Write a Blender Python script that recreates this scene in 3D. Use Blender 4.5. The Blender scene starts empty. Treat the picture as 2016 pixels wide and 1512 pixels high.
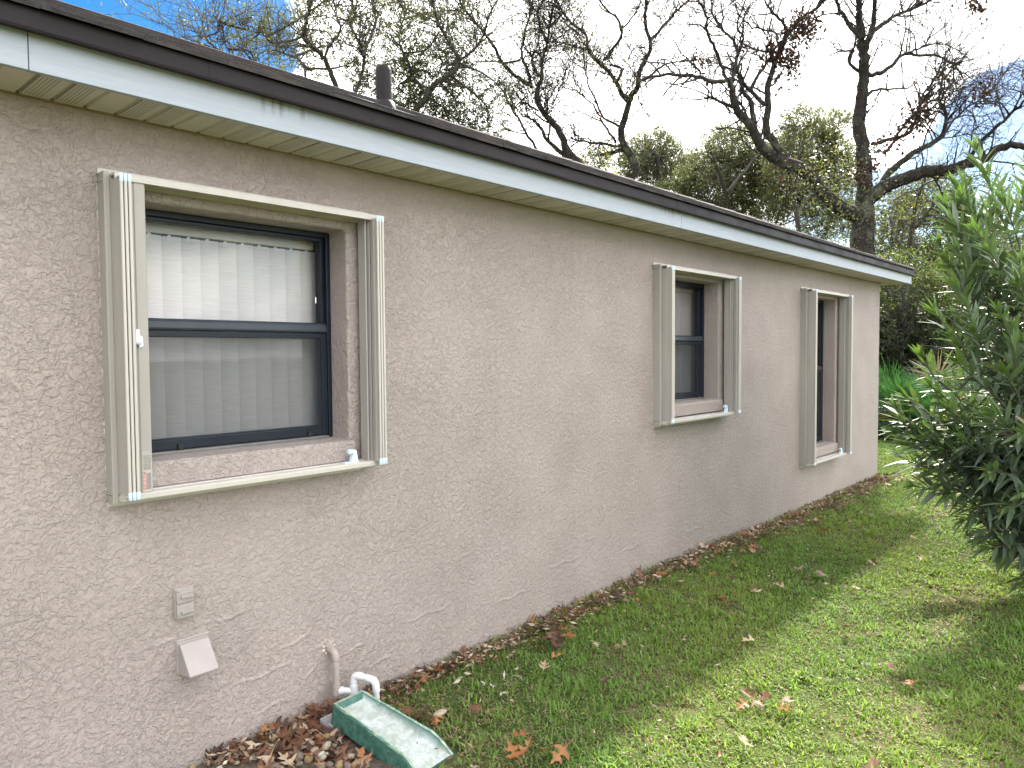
import bpy, bmesh, math, random
import numpy as np
from mathutils import Vector, Matrix

random.seed(7)
RNG = np.random.default_rng(11)
SC = bpy.context.scene
COL = SC.collection
R = math.radians

# ------------------------------------------------------------------ camera
FPX, PW, PH = 1441.13, 2016.0, 1512.0
YAW, PITCH, ROLL = 0.738073, 0.041235, -0.0075734
CAM = np.array([0.0, -2.672631, 1.6])
FW = np.array([math.cos(YAW)*math.cos(PITCH), math.sin(YAW)*math.cos(PITCH), -math.sin(PITCH)])
_r0 = np.array([math.sin(YAW), -math.cos(YAW), 0.0])
_u0 = np.cross(_r0, FW)
RT = _r0*math.cos(ROLL) + _u0*math.sin(ROLL)
UP = -_r0*math.sin(ROLL) + _u0*math.cos(ROLL)
cd = bpy.data.cameras.new('camera')
co = bpy.data.objects.new('camera', cd)
COL.objects.link(co)
co.matrix_world = Matrix(((RT[0], UP[0], -FW[0], CAM[0]), (RT[1], UP[1], -FW[1], CAM[1]),
                          (RT[2], UP[2], -FW[2], CAM[2]), (0, 0, 0, 1)))
cd.sensor_width = 36.0
cd.lens = 36.0*FPX/PW
cd.clip_start = 0.05
cd.clip_end = 2000
SC.camera = co

# ------------------------------------------------------------------ light
SUN_AZ, SUN_EL = R(17), R(43)          # azimuth measured from the wall direction (+x) towards the back (+y)
sd = bpy.data.lights.new('sun', 'SUN')
sd.energy = 3.8
sd.angle = R(2.2)
sd.color = (1.0, 0.93, 0.82)
so = bpy.data.objects.new('sun', sd)
COL.objects.link(so)
_sv = Vector((math.cos(SUN_EL)*math.cos(SUN_AZ), math.cos(SUN_EL)*math.sin(SUN_AZ), math.sin(SUN_EL)))
so.rotation_euler = _sv.to_track_quat('Z', 'Y').to_euler()
so.location = (20, 8, 20)

wd = bpy.data.worlds.new('World')
SC.world = wd
wd.use_nodes = True
nt = wd.node_tree
nt.nodes.clear()
def N(tree, kind, **kw):
    n = tree.nodes.new(kind)
    for k, v in kw.items():
        setattr(n, k, v)
    return n
wo = N(nt, 'ShaderNodeOutputWorld')
bg_sky = N(nt, 'ShaderNodeBackground')
bg_cloud = N(nt, 'ShaderNodeBackground')
mixs = N(nt, 'ShaderNodeMixShader')
sky = N(nt, 'ShaderNodeTexSky')
sky.sky_type = 'NISHITA'
sky.sun_disc = False
sky.sun_elevation = SUN_EL
sky.sun_rotation = math.pi/2 - SUN_AZ
sky.ozone_density = 2.0
hs = N(nt, 'ShaderNodeHueSaturation')
hs.inputs['Saturation'].default_value = 1.6
nt.links.new(sky.outputs[0], hs.inputs['Color'])
nt.links.new(hs.outputs[0], bg_sky.inputs[0])
bg_sky.inputs[1].default_value = 0.055
bg_cloud.inputs[0].default_value = (1.0, 0.985, 0.97, 1)
bg_cloud.inputs[1].default_value = 1.55
tc = N(nt, 'ShaderNodeTexCoord')
mp = N(nt, 'ShaderNodeMapping')
mp.inputs['Scale'].default_value = (1, 1, 1.9)
mp.inputs['Location'].default_value = (3.1, 0.4, 1.7)
nz = N(nt, 'ShaderNodeTexNoise')
nz.inputs['Scale'].default_value = 2.6
nz.inputs['Detail'].default_value = 9
nz.inputs['Roughness'].default_value = 0.58
nz.inputs['Distortion'].default_value = 0.25
nt.links.new(tc.outputs['Generated'], mp.inputs[0])
nt.links.new(mp.outputs[0], nz.inputs['Vector'])
def dirpatch(px, py, c0, c1, amount):
    d = FW + RT*(px-PW/2)/FPX + UP*(PH/2-py)/FPX
    d = d/np.linalg.norm(d)
    vm = N(nt, 'ShaderNodeVectorMath', operation='DOT_PRODUCT')
    nt.links.new(tc.outputs['Generated'], vm.inputs[0])
    vm.inputs[1].default_value = tuple(d)
    mr = N(nt, 'ShaderNodeMapRange')
    mr.inputs[1].default_value = math.cos(R(c0)); mr.inputs[2].default_value = math.cos(R(c1))
    mr.inputs[3].default_value = 0.0; mr.inputs[4].default_value = amount
    nt.links.new(vm.outputs['Value'], mr.inputs[0])
    return mr.outputs[0]
acc = nz.outputs['Fac']
for args in ((1150, 150, 42, 18, 0.50), (150, -30, 16, 8, -0.9), (2030, 310, 7, 3, -1.1), (1640, 490, 7, 2, -0.75), (1840, 480, 7, 2, -0.75)):
    ad = N(nt, 'ShaderNodeMath', operation='ADD')
    nt.links.new(acc, ad.inputs[0]); nt.links.new(dirpatch(*args), ad.inputs[1])
    acc = ad.outputs[0]
cr = N(nt, 'ShaderNodeMapRange')
cr.interpolation_type = 'SMOOTHSTEP'
cr.inputs[1].default_value = 0.42; cr.inputs[2].default_value = 0.60
nt.links.new(acc, cr.inputs[0])
nt.links.new(cr.outputs[0], mixs.inputs[0])
nt.links.new(bg_sky.outputs[0], mixs.inputs[1])
nt.links.new(bg_cloud.outputs[0], mixs.inputs[2])
nt.links.new(mixs.outputs[0], wo.inputs[0])

SC.view_settings.view_transform = 'Standard'
SC.view_settings.look = 'None'
SC.view_settings.gamma = 1.0
SC.view_settings.use_curve_mapping = False
SC.view_settings.exposure = 1.86
SC.render.engine = 'CYCLES'
SC.cycles.use_denoising = True
SC.cycles.max_bounces = 8
SC.cycles.transparent_max_bounces = 16

# ------------------------------------------------------------------ helpers
def ray(px, py):
    return FW + RT*(px-PW/2)/FPX + UP*(PH/2-py)/FPX
def at(px, py, depth):
    """world point seen at a photo pixel, at a given distance"""
    return CAM + ray(px, py)*depth
def onz(px, py, z):
    d = ray(px, py)
    return CAM + d*((z-CAM[2])/d[2])

def tag(o, label=None, cat=None, group=None, kind=None):
    if label: o['label'] = label
    if cat: o['category'] = cat
    if group: o['group'] = group
    if kind: o['kind'] = kind
    return o
def empty(name, loc=(0, 0, 0), label=None, cat=None, group=None):
    o = bpy.data.objects.new(name, None)
    o.empty_display_size = 0.1
    COL.objects.link(o)
    o.location = loc
    return tag(o, label, cat, group)
def link(name, me, m=None, parent=None):
    o = bpy.data.objects.new(name, me)
    COL.objects.link(o)
    if m is not None and not me.materials: me.materials.append(m)
    if parent is not None:
        o.parent = parent
        # parts are modelled in world coordinates: undo the parent's offset
        p = parent; off = Vector((0, 0, 0))
        while p is not None:
            off += p.location; p = p.parent
        o.location = -off
    return o

class MB:
    """collects shapes in world coordinates and links them as one mesh"""
    def __init__(self):
        self.v = []; self.f = []; self.sm = []
    def add(self, vs, fs, smooth=False):
        n = len(self.v)
        self.v += [tuple(map(float, p)) for p in vs]
        for f in fs:
            self.f.append([i+n for i in f]); self.sm.append(smooth)
    def box(self, x0, x1, y0, y1, z0, z1):
        self.add([(x0,y0,z0),(x1,y0,z0),(x1,y1,z0),(x0,y1,z0),(x0,y0,z1),(x1,y0,z1),(x1,y1,z1),(x0,y1,z1)],
                 [(0,3,2,1),(4,5,6,7),(0,1,5,4),(1,2,6,5),(2,3,7,6),(3,0,4,7)])
        return self
    def prism(self, prof, a, b, axis):
        """profile polygon extruded along an axis from a to b"""
        def pt(u, v, t):
            return {'x': (t, u, v), 'y': (u, t, v), 'z': (u, v, t)}[axis]
        n = len(prof)
        vs = [pt(u, v, a) for u, v in prof] + [pt(u, v, b) for u, v in prof]
        fs = [tuple(range(n))[::-1], tuple(range(n, 2*n))] + [(i, (i+1) % n, n+(i+1) % n, n+i) for i in range(n)]
        self.add(vs, fs)
        return self
    def tube(self, pts, rad, sides=12, caps=True):
        pts = [Vector(p) for p in pts]
        if not hasattr(rad, '__len__'): rad = [rad]*len(pts)
        rings = []
        ref = None
        for i, p in enumerate(pts):
            t = (pts[min(i+1, len(pts)-1)] - pts[max(i-1, 0)]).normalized()
            if ref is None:
                ref = Vector((0, 0, 1)) if abs(t.z) < 0.9 else Vector((1, 0, 0))
            nrm = (ref - t*ref.dot(t)).normalized()
            ref = nrm
            b = t.cross(nrm)
            rings.append([p + (nrm*math.cos(2*math.pi*k/sides) + b*math.sin(2*math.pi*k/sides))*rad[i] for k in range(sides)])
        vs = [v for r in rings for v in r]
        fs = []
        for i in range(len(pts)-1):
            for k in range(sides):
                k2 = (k+1) % sides
                fs.append((i*sides+k, i*sides+k2, (i+1)*sides+k2, (i+1)*sides+k))
        self.add(vs, fs, True)
        if caps:
            self.add(rings[0], [tuple(range(sides))[::-1]]); self.add(rings[-1], [tuple(range(sides))])
        return self
    def build(self, name, m, parent=None, bevel=0.0, seg=2, weld=False):
        me = bpy.data.meshes.new(name)
        me.from_pydata(self.v, [], self.f)
        me.polygons.foreach_set('use_smooth', self.sm)
        bm = bmesh.new(); bm.from_mesh(me)
        if weld: bmesh.ops.remove_doubles(bm, verts=bm.verts, dist=1e-5)
        bmesh.ops.recalc_face_normals(bm, faces=bm.faces)
        if bevel > 0:
            es = [e for e in bm.edges if len(e.link_faces) == 2 and e.calc_face_angle(0) > 0.6]
            bmesh.ops.bevel(bm, geom=es, offset=bevel, segments=seg, affect='EDGES', profile=0.5, clamp_overlap=True)
        bm.to_mesh(me); bm.free()
        me.update()
        return link(name, me, m, parent)

def mesh_np(name, V, F, col=None, smooth=False, cname='col'):
    """fast mesh from arrays; F is a list of (n,k) index arrays"""
    me = bpy.data.meshes.new(name)
    V = np.asarray(V, np.float32)
    me.vertices.add(len(V)); me.vertices.foreach_set('co', V.ravel())
    F = [np.asarray(f, np.int32) for f in F if len(f)]
    nl = sum(f.size for f in F); npoly = sum(len(f) for f in F)
    me.loops.add(nl); me.loops.foreach_set('vertex_index', np.concatenate([f.ravel() for f in F]))
    me.polygons.add(npoly)
    tot = np.concatenate([np.full(len(f), f.shape[1], np.int32) for f in F])
    st = np.concatenate([[0], np.cumsum(tot)[:-1]]).astype(np.int32)
    me.polygons.foreach_set('loop_start', st)
    me.polygons.foreach_set('loop_total', tot)
    me.polygons.foreach_set('use_smooth', np.full(npoly, smooth))
    me.update(calc_edges=True)
    if col is not None:
        a = me.attributes.new(cname, 'FLOAT_COLOR', 'POINT')
        c = np.ones((len(V), 4), np.float32); c[:, :3] = col
        a.data.foreach_set('color', c.ravel())
    me.validate()
    return me

def merge(parts):
    V = []; F = {}; C = []; o = 0
    for p in parts:
        V.append(p[0]); f = np.asarray(p[1])+o
        F.setdefault(f.shape[1], []).append(f)
        if len(p) > 2: C.append(p[2])
        o += len(p[0])
    return np.concatenate(V), [np.concatenate(x) for x in F.values()], (np.concatenate(C) if C else None)

# ------------------------------------------------------------------ materials
def newmat(name):
    m = bpy.data.materials.new(name)
    m.use_nodes = True
    t = m.node_tree
    t.nodes.clear()
    out = N(t, 'ShaderNodeOutputMaterial')
    return m, t, out
def principled(t, out, col, rough=0.6, metal=0.0, spec=0.4):
    p = N(t, 'ShaderNodeBsdfPrincipled')
    p.inputs['Base Color'].default_value = (*col, 1)
    p.inputs['Roughness'].default_value = rough
    p.inputs['Metallic'].default_value = metal
    p.inputs['Specular IOR Level'].default_value = spec
    t.links.new(p.outputs[0], out.inputs[0])
    return p
def objco(t, scale=(1, 1, 1)):
    c = N(t, 'ShaderNodeTexCoord'); mpn = N(t, 'ShaderNodeMapping')
    mpn.inputs['Scale'].default_value = scale
    t.links.new(c.outputs['Object'], mpn.inputs[0])
    return mpn.outputs[0]
def noise(t, vec, scale, detail=4, rough=0.55, dist=0.0):
    n = N(t, 'ShaderNodeTexNoise')
    n.inputs['Scale'].default_value = scale; n.inputs['Detail'].default_value = detail
    n.inputs['Roughness'].default_value = rough; n.inputs['Distortion'].default_value = dist
    t.links.new(vec, n.inputs['Vector'])
    return n.outputs['Fac']
def ramp(t, val, a, b, lo=0.0, hi=1.0, smooth=True):
    r = N(t, 'ShaderNodeMapRange')
    if smooth: r.interpolation_type = 'SMOOTHSTEP'
    r.inputs[1].default_value = a; r.inputs[2].default_value = b
    r.inputs[3].default_value = lo; r.inputs[4].default_value = hi
    t.links.new(val, r.inputs[0])
    return r.outputs[0]
def mth(t, op, a, b=None):
    n = N(t, 'ShaderNodeMath', operation=op)
    for i, s in enumerate((a, b)):
        if s is None: continue
        if isinstance(s, (int, float)): n.inputs[i].default_value = s
        else: t.links.new(s, n.inputs[i])
    return n.outputs[0]
def mixc(t, fac, a, b):
    n = N(t, 'ShaderNodeMix', data_type='RGBA')
    t.links.new(fac, n.inputs['Factor'])
    for key, s in (('A', a), ('B', b)):
        sock = [i for i in n.inputs if i.name == key and i.type == 'RGBA'][0]
        if isinstance(s, tuple): sock.default_value = (*s, 1)
        else: t.links.new(s, sock)
    return [o for o in n.outputs if o.type == 'RGBA'][0]
def bump(t, h, p, dist=0.01, strength=1.0):
    b = N(t, 'ShaderNodeBump')
    b.inputs['Distance'].default_value = dist; b.inputs['Strength'].default_value = strength
    t.links.new(h, b.inputs['Height'])
    t.links.new(b.outputs[0], p.inputs['Normal'])
    return b
def paint(name, col, rough=0.5, var=0.12, scale=6.0, metal=0.0, bscale=0, bdist=0.0005, spec=0.4, stretch=(1, 1, 1)):
    m, t, out = newmat(name)
    p = principled(t, out, col, rough, metal, spec)
    v = objco(t, stretch)
    f = noise(t, v, scale, 5, 0.6)
    a = tuple(min(1, c*(1+var)) for c in col); b = tuple(c*(1-var) for c in col)
    t.links.new(mixc(t, ramp(t, f, 0.3, 0.7), b, a), p.inputs['Base Color'])
    t.links.new(ramp(t, f, 0.2, 0.8, max(0, rough-0.08), min(1, rough+0.1)), p.inputs['Roughness'])
    if bscale: bump(t, noise(t, v, bscale, 4), p, bdist)
    return m

def stucco_mat(name, amount=1.0, k=1.0):
    m, t, out = newmat(name)
    p = principled(t, out, (0.33, 0.265, 0.225), 0.62, 0, 0.35)
    v = objco(t)
    # warped coordinates, so that the plateaus get curled edges
    warp = N(t, 'ShaderNodeTexNoise'); warp.inputs['Scale'].default_value = 16*k; warp.inputs['Detail'].default_value = 2
    t.links.new(v, warp.inputs['Vector'])
    vs = N(t, 'ShaderNodeVectorMath', operation='SCALE'); vs.inputs['Scale'].default_value = 0.075/k
    t.links.new(warp.outputs['Color'], vs.inputs[0])
    va = N(t, 'ShaderNodeVectorMath', operation='ADD')
    t.links.new(v, va.inputs[0]); t.links.new(vs.outputs[0], va.inputs[1])
    vw = va.outputs[0]
    n1 = noise(t, vw, 30*k, 3, 0.55, 0.6)
    n2 = noise(t, vw, 58*k, 3, 0.6, 0.5)
    n3 = noise(t, v, 240, 3, 0.6)
    big = noise(t, v, 1.7, 3)
    plate1 = ramp(t, n1, 0.47, 0.535)
    plate2 = ramp(t, n2, 0.45, 0.58)
    lump = ramp(t, n1, 0.2, 0.8, smooth=False)
    h = mth(t, 'ADD', mth(t, 'MULTIPLY', plate1, 0.85), mth(t, 'MULTIPLY', plate2, 0.55))
    h = mth(t, 'ADD', h, mth(t, 'MULTIPLY', lump, 0.5))
    h = mth(t, 'MULTIPLY', h, ramp(t, big, 0.3, 0.7, 0.75, 1.15))
    h = mth(t, 'ADD', h, mth(t, 'MULTIPLY', n3, 0.18))
    bump(t, h, p, 0.0028*amount, 1.0)
    # wash of slightly uneven paint, some chalky and some dusty areas
    f = noise(t, v, 2.3, 6, 0.6)
    c1 = mixc(t, ramp(t, f, 0.3, 0.72), (0.352, 0.297, 0.267), (0.398, 0.338, 0.306))
    sp = N(t, 'ShaderNodeSeparateXYZ'); t.links.new(v, sp.inputs[0])
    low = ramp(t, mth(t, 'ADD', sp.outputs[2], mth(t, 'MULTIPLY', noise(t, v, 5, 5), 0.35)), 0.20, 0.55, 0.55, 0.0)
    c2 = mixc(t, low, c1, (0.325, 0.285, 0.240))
    # faint run-off streaks and touched-up patches of paint
    sk = ramp(t, noise(t, objco(t, (7, 7, 0.5)), 2.2, 5, 0.65), 0.52, 0.72, 0.0, 0.28)
    c2 = mixc(t, sk, c2, (0.30, 0.255, 0.215))
    pt = ramp(t, noise(t, objco(t, (1.0, 1, 1.6)), 1.1, 2, 0.4, 0.4), 0.56, 0.59, 0.0, 0.22)
    c2 = mixc(t, pt, c2, (0.42, 0.348, 0.305))
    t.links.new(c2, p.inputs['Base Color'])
    return m

M = {}
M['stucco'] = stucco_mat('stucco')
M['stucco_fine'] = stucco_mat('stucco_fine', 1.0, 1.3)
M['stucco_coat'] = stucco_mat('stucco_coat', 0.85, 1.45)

def fascia_mat():
    m, t, out = newmat('white_fascia_paint')
    p = principled(t, out, (0.72, 0.74, 0.76), 0.45)
    v = objco(t, (0.6, 1, 6))
    f = noise(t, v, 14, 6, 0.65)
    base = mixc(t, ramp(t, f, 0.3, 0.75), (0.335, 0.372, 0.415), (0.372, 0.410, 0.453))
    # mildew streaks running down from the metal edge, only along some stretches
    v2 = objco(t)
    sx = objco(t, (1, 1, 0.06))
    st = noise(t, sx, 60, 4, 0.7)
    where = noise(t, objco(t, (1, 0, 0)), 1.3, 3, 0.7)
    sp = N(t, 'ShaderNodeSeparateXYZ'); t.links.new(v2, sp.inputs[0])
    hgt = ramp(t, mth(t, 'ADD', sp.outputs[2], mth(t, 'MULTIPLY', st, 0.05)), 2.47, 2.535)
    fac = mth(t, 'MULTIPLY', mth(t, 'MULTIPLY', ramp(t, st, 0.52, 0.7), ramp(t, where, 0.5, 0.66, 0.0, 0.35)), hgt)
    for xc, wdt, k in ((1.40, 0.10, 1.3), (1.52, 0.03, 1.5), (4.15, 0.35, 0.8), (7.9, 0.9, 0.8)):
        g = ramp(t, mth(t, 'ABSOLUTE', mth(t, 'SUBTRACT', sp.outputs[0], xc)), 0.0, wdt, k, 0.0)
        fac = mth(t, 'MAXIMUM', fac, mth(t, 'MULTIPLY', mth(t, 'MULTIPLY', g, ramp(t, st, 0.42, 0.62)), hgt))
    t.links.new(mixc(t, mth(t, 'MINIMUM', mth(t, 'MULTIPLY', fac, 0.75), 0.9), base, (0.16, 0.15, 0.14)), p.inputs['Base Color'])
    bump(t, noise(t, objco(t, (2, 30, 30)), 5, 5), p, 0.0008)
    return m
M['fascia'] = fascia_mat()
M['drip'] = paint('brown_drip_metal', (0.0125, 0.0078, 0.0082), 0.5, 0.15, 5, 0.0, 20, 0.0004, 0.22)

def soffit_mat():
    m, t, out = newmat('vinyl_soffit')
    p = principled(t, out, (0.52, 0.48, 0.38), 0.5)
    v = objco(t)
    sp = N(t, 'ShaderNodeSeparateXYZ'); t.links.new(v, sp.inputs[0])
    X, Y = sp.outputs[0], sp.outputs[1]
    # punched holes: rows every 9 mm, on two of each three ribs
    fx = mth(t, 'FRACT', mth(t, 'MULTIPLY', X, 1/0.0105)); fy = mth(t, 'FRACT', mth(t, 'MULTIPLY', Y, 1/0.0125))
    dx = mth(t, 'ABSOLUTE', mth(t, 'SUBTRACT', fx, 0.5)); dy = mth(t, 'ABSOLUTE', mth(t, 'SUBTRACT', fy, 0.5))
    d = mth(t, 'ADD', mth(t, 'POWER', dx, 2.0), mth(t, 'POWER', dy, 2.0))
    hole = mth(t, 'LESS_THAN', d, 0.06)
    rib = mth(t, 'FRACT', mth(t, 'MULTIPLY', X, 1/0.0935))
    inr = mth(t, 'MULTIPLY', mth(t, 'GREATER_THAN', rib, 0.14), mth(t, 'LESS_THAN', rib, 0.86))
    hole = mth(t, 'MULTIPLY', hole, inr)
    pan = mth(t, 'FRACT', mth(t, 'MULTIPLY', X, 1/0.2805))
    hole = mth(t, 'MULTIPLY', hole, mth(t, 'GREATER_THAN', pan, 0.3333))
    iny = mth(t, 'MULTIPLY', mth(t, 'LESS_THAN', Y, -0.03), mth(t, 'GREATER_THAN', Y, -0.225))
    hole = mth(t, 'MULTIPLY', hole, iny)
    f = noise(t, v, 4, 4)
    base = mixc(t, ramp(t, f, 0.3, 0.7), (0.53, 0.495, 0.43), (0.58, 0.545, 0.48))
    t.links.new(mixc(t, hole, base, (0.03, 0.027, 0.02)), p.inputs['Base Color'])
    return m
M['soffit'] = soffit_mat()

def shingle_mat():
    m, t, out = newmat('asphalt_shingle')
    p = principled(t, out, (0.06, 0.052, 0.048), 0.85, 0, 0.25)
    v = objco(t)
    g = noise(t, v, 420, 2, 0.7)
    b = noise(t, objco(t, (3.5, 7, 7)), 2.0, 2)
    c = mixc(t, ramp(t, b, 0.35, 0.65), (0.018, 0.015, 0.015), (0.060, 0.050, 0.045))
    c = mixc(t, ramp(t, g, 0.45, 0.75, 0, 0.6), c, (0.13, 0.118, 0.11))
    t.links.new(c, p.inputs['Base Color'])
    bump(t, g, p, 0.002)
    return m
M['shingle'] = shingle_mat()
M['pipe_dark'] = paint('dark_painted_pipe', (0.017, 0.012, 0.012), 0.5, 0.35, 14, 0, 40, 0.0008, 0.2)
M['alu'] = paint('beige_painted_aluminium', (0.355, 0.327, 0.292), 0.36, 0.05, 3, 0.0, 0, 0, 0.5, (3, 3, 0.6))
M['alu_lite'] = paint('pale_beige_aluminium', (0.51, 0.475, 0.42), 0.34, 0.04, 3, 0.0, 0, 0, 0.5, (3, 3, 0.6))
M['cap'] = paint('pale_blue_plastic_cap', (0.60, 0.74, 0.84), 0.4, 0.05, 20)
M['white_plastic'] = paint('white_plastic', (0.74, 0.76, 0.80), 0.35, 0.04, 20)
M['bronze'] = paint('dark_bronze_frame', (0.009, 0.013, 0.022), 0.38, 0.2, 8, 0.0, 0, 0, 0.3)
M['bronze_lite'] = paint('weathered_bronze_sill', (0.16, 0.155, 0.14), 0.45, 0.2, 14)
M['screw'] = paint('steel_screw', (0.30, 0.29, 0.27), 0.35, 0.2, 80, 0.8)
M['pvc_white'] = paint('white_pvc', (0.64, 0.65, 0.655), 0.33, 0.05, 18, 0, 0, 0, 0.5)
M['pvc_painted'] = paint('taupe_painted_pvc', (0.36, 0.30, 0.265), 0.5, 0.08, 20, 0, 60, 0.0005)
M['cover'] = paint('taupe_painted_cover', (0.35, 0.315, 0.285), 0.45, 0.08, 30, 0, 90, 0.0004)
M['hood'] = paint('taupe_painted_hood', (0.37, 0.325, 0.305), 0.42, 0.05, 12, 0, 60, 0.0004)
M['seal'] = paint('dirty_caulk', (0.50, 0.45, 0.39), 0.8, 0.3, 60, 0, 120, 0.002)
M['black'] = paint('black_rubber', (0.015, 0.014, 0.014), 0.6, 0.2, 50)
M['paver'] = paint('grey_concrete', (0.27, 0.26, 0.265), 0.9, 0.25, 30, 0, 180, 0.003)
M['interior'] = paint('interior_paint', (0.35, 0.34, 0.32), 0.8, 0.05, 2)

def glass_mat():
    m, t, out = newmat('window_glass')
    fr = N(t, 'ShaderNodeFresnel'); fr.inputs['IOR'].default_value = 1.5
    f2 = mth(t, 'MINIMUM', mth(t, 'MULTIPLY', fr.outputs[0], 0.65), 1.0)
    tr = N(t, 'ShaderNodeBsdfTransparent'); tr.inputs[0].default_value = (0.965, 0.965, 0.965, 1)
    gl = N(t, 'ShaderNodeBsdfGlossy'); gl.inputs['Roughness'].default_value = 0.02
    v = objco(t)
    b = N(t, 'ShaderNodeBump'); b.inputs['Distance'].default_value = 0.002; b.inputs['Strength'].default_value = 0.12
    t.links.new(noise(t, v, 5, 1), b.inputs['Height']); t.links.new(b.outputs[0], gl.inputs['Normal'])
    mx = N(t, 'ShaderNodeMixShader')
    t.links.new(f2, mx.inputs[0]); t.links.new(tr.outputs[0], mx.inputs[1]); t.links.new(gl.outputs[0], mx.inputs[2])
    t.links.new(mx.outputs[0], out.inputs[0])
    return m
M['glass'] = glass_mat()
def screen_mat():
    m, t, out = newmat('insect_screen')
    tr = N(t, 'ShaderNodeBsdfTransparent')
    df = N(t, 'ShaderNodeBsdfDiffuse'); df.inputs[0].default_value = (0.06, 0.07, 0.08, 1)
    mx = N(t, 'ShaderNodeMixShader'); mx.inputs[0].default_value = 0.20
    t.links.new(tr.outputs[0], mx.inputs[1]); t.links.new(df.outputs[0], mx.inputs[2])
    t.links.new(mx.outputs[0], out.inputs[0])
    return m
M['screen'] = screen_mat()
def blind_mat():
    m, t, out = newmat('woven_blind')
    p = principled(t, out, (0.78, 0.77, 0.74), 0.8, 0, 0.2)
    v = objco(t, (3, 3, 40))
    f = noise(t, v, 4, 4, 0.6)
    t.links.new(mixc(t, ramp(t, f, 0.3, 0.7), (0.80, 0.775, 0.765), (0.88, 0.855, 0.845)), p.inputs['Base Color'])
    bump(t, f, p, 0.002)
    tl = N(t, 'ShaderNodeBsdfTranslucent'); tl.inputs[0].default_value = (0.7, 0.68, 0.62, 1)
    mx = N(t, 'ShaderNodeMixShader'); mx.inputs[0].default_value = 0.12
    t.links.new(p.outputs[0], mx.inputs[1]); t.links.new(tl.outputs[0], mx.inputs[2])
    t.links.new(mx.outputs[0], out.inputs[0])
    return m
M['blind'] = blind_mat()
M['headrail'] = paint('headrail_enamel', (0.62, 0.58, 0.48), 0.5, 0.05, 8)
M['label_paper'] = paint('label_sticker', (0.46, 0.44, 0.39), 0.5, 0.05, 40)
M['label_red'] = paint('label_red', (0.50, 0.035, 0.03), 0.5, 0.05, 40)
M['label_white'] = paint('label_white', (0.8, 0.8, 0.78), 0.5, 0.02, 40)
M['label_ink'] = paint('label_ink', (0.09, 0.085, 0.08), 0.6, 0.05, 40)
M['label_yellow'] = paint('label_yellow', (0.62, 0.53, 0.16), 0.5, 0.1, 60)

def splash_mat():
    m, t, out = newmat('green_splash_plastic')
    p = principled(t, out, (0.02, 0.10, 0.07), 0.5)
    v = objco(t)
    f = noise(t, v, 40, 5, 0.65)
    g = mixc(t, ramp(t, f, 0.35, 0.7), (0.032, 0.105, 0.078), (0.072, 0.170, 0.130))
    # scuffed pale rims where the green has worn off, and the bleached, scummed floor
    geo = N(t, 'ShaderNodeNewGeometry')
    sp = N(t, 'ShaderNodeSeparateXYZ'); t.links.new(geo.outputs['Normal'], sp.inputs[0])
    f2 = noise(t, v, 16, 6, 0.65, 0.4)
    upf = ramp(t, sp.outputs[2], 0.55, 0.9)
    worn = mixc(t, ramp(t, f2, 0.35, 0.65), (0.25, 0.42, 0.34), (0.46, 0.50, 0.36))
    c = mixc(t, mth(t, 'MULTIPLY', upf, ramp(t, f, 0.3, 0.6, 0.35, 0.95)), g, worn)
    at_ = N(t, 'ShaderNodeAttribute'); at_.attribute_name = 'floor'
    fl = mth(t, 'MULTIPLY', at_.outputs['Fac'], ramp(t, f2, 0.25, 0.5, 0.75, 1.0))
    c3 = mixc(t, ramp(t, noise(t, v, 22, 6, 0.7, 0.5), 0.35, 0.7), (0.36, 0.40, 0.34), (0.60, 0.64, 0.65))
    c = mixc(t, fl, c, c3)
    sp2 = mth(t, 'MULTIPLY', ramp(t, noise(t, v, 150, 2), 0.70, 0.76), 0.8)
    t.links.new(mixc(t, sp2, c, (0.62, 0.68, 0.62)), p.inputs['Base Color'])
    bump(t, noise(t, v, 70, 5), p, 0.003)
    return m
M['splash'] = splash_mat()

def attr_leaf(name, rough=0.5, transl=0.35, tint=(1.2, 1.35, 0.5), spec=0.35):
    m, t, out = newmat(name)
    p = principled(t, out, (0.1, 0.1, 0.1), rough, 0, spec)
    a = N(t, 'ShaderNodeAttribute'); a.attribute_name = 'col'
    t.links.new(a.outputs['Color'], p.inputs['Base Color'])
    tl = N(t, 'ShaderNodeBsdfTranslucent')
    vm = N(t, 'ShaderNodeVectorMath', operation='MULTIPLY'); vm.inputs[1].default_value = tint
    t.links.new(a.outputs['Color'], vm.inputs[0]); t.links.new(vm.outputs[0], tl.inputs[0])
    mx = N(t, 'ShaderNodeMixShader'); mx.inputs[0].default_value = transl
    t.links.new(p.outputs[0], mx.inputs[1]); t.links.new(tl.outputs[0], mx.inputs[2])
    t.links.new(mx.outputs[0], out.inputs[0])
    return m
M['grass'] = attr_leaf('grass_blade', 0.55, 0.45, (1.5, 1.6, 0.8), 0.3)
M['foliage'] = attr_leaf('tree_foliage', 0.45, 0.5, (1.6, 1.7, 0.9), 0.4)
M['oleander'] = attr_leaf('oleander_leaf', 0.46, 0.24, (1.3, 1.6, 0.5), 0.75)
M['palmetto'] = attr_leaf('palmetto_frond', 0.34, 0.25, (1.3, 1.6, 0.6), 0.5)
M['dead'] = attr_leaf('dry_leaf', 0.6, 0.12, (1.3, 1.0, 0.7), 0.3)

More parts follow.
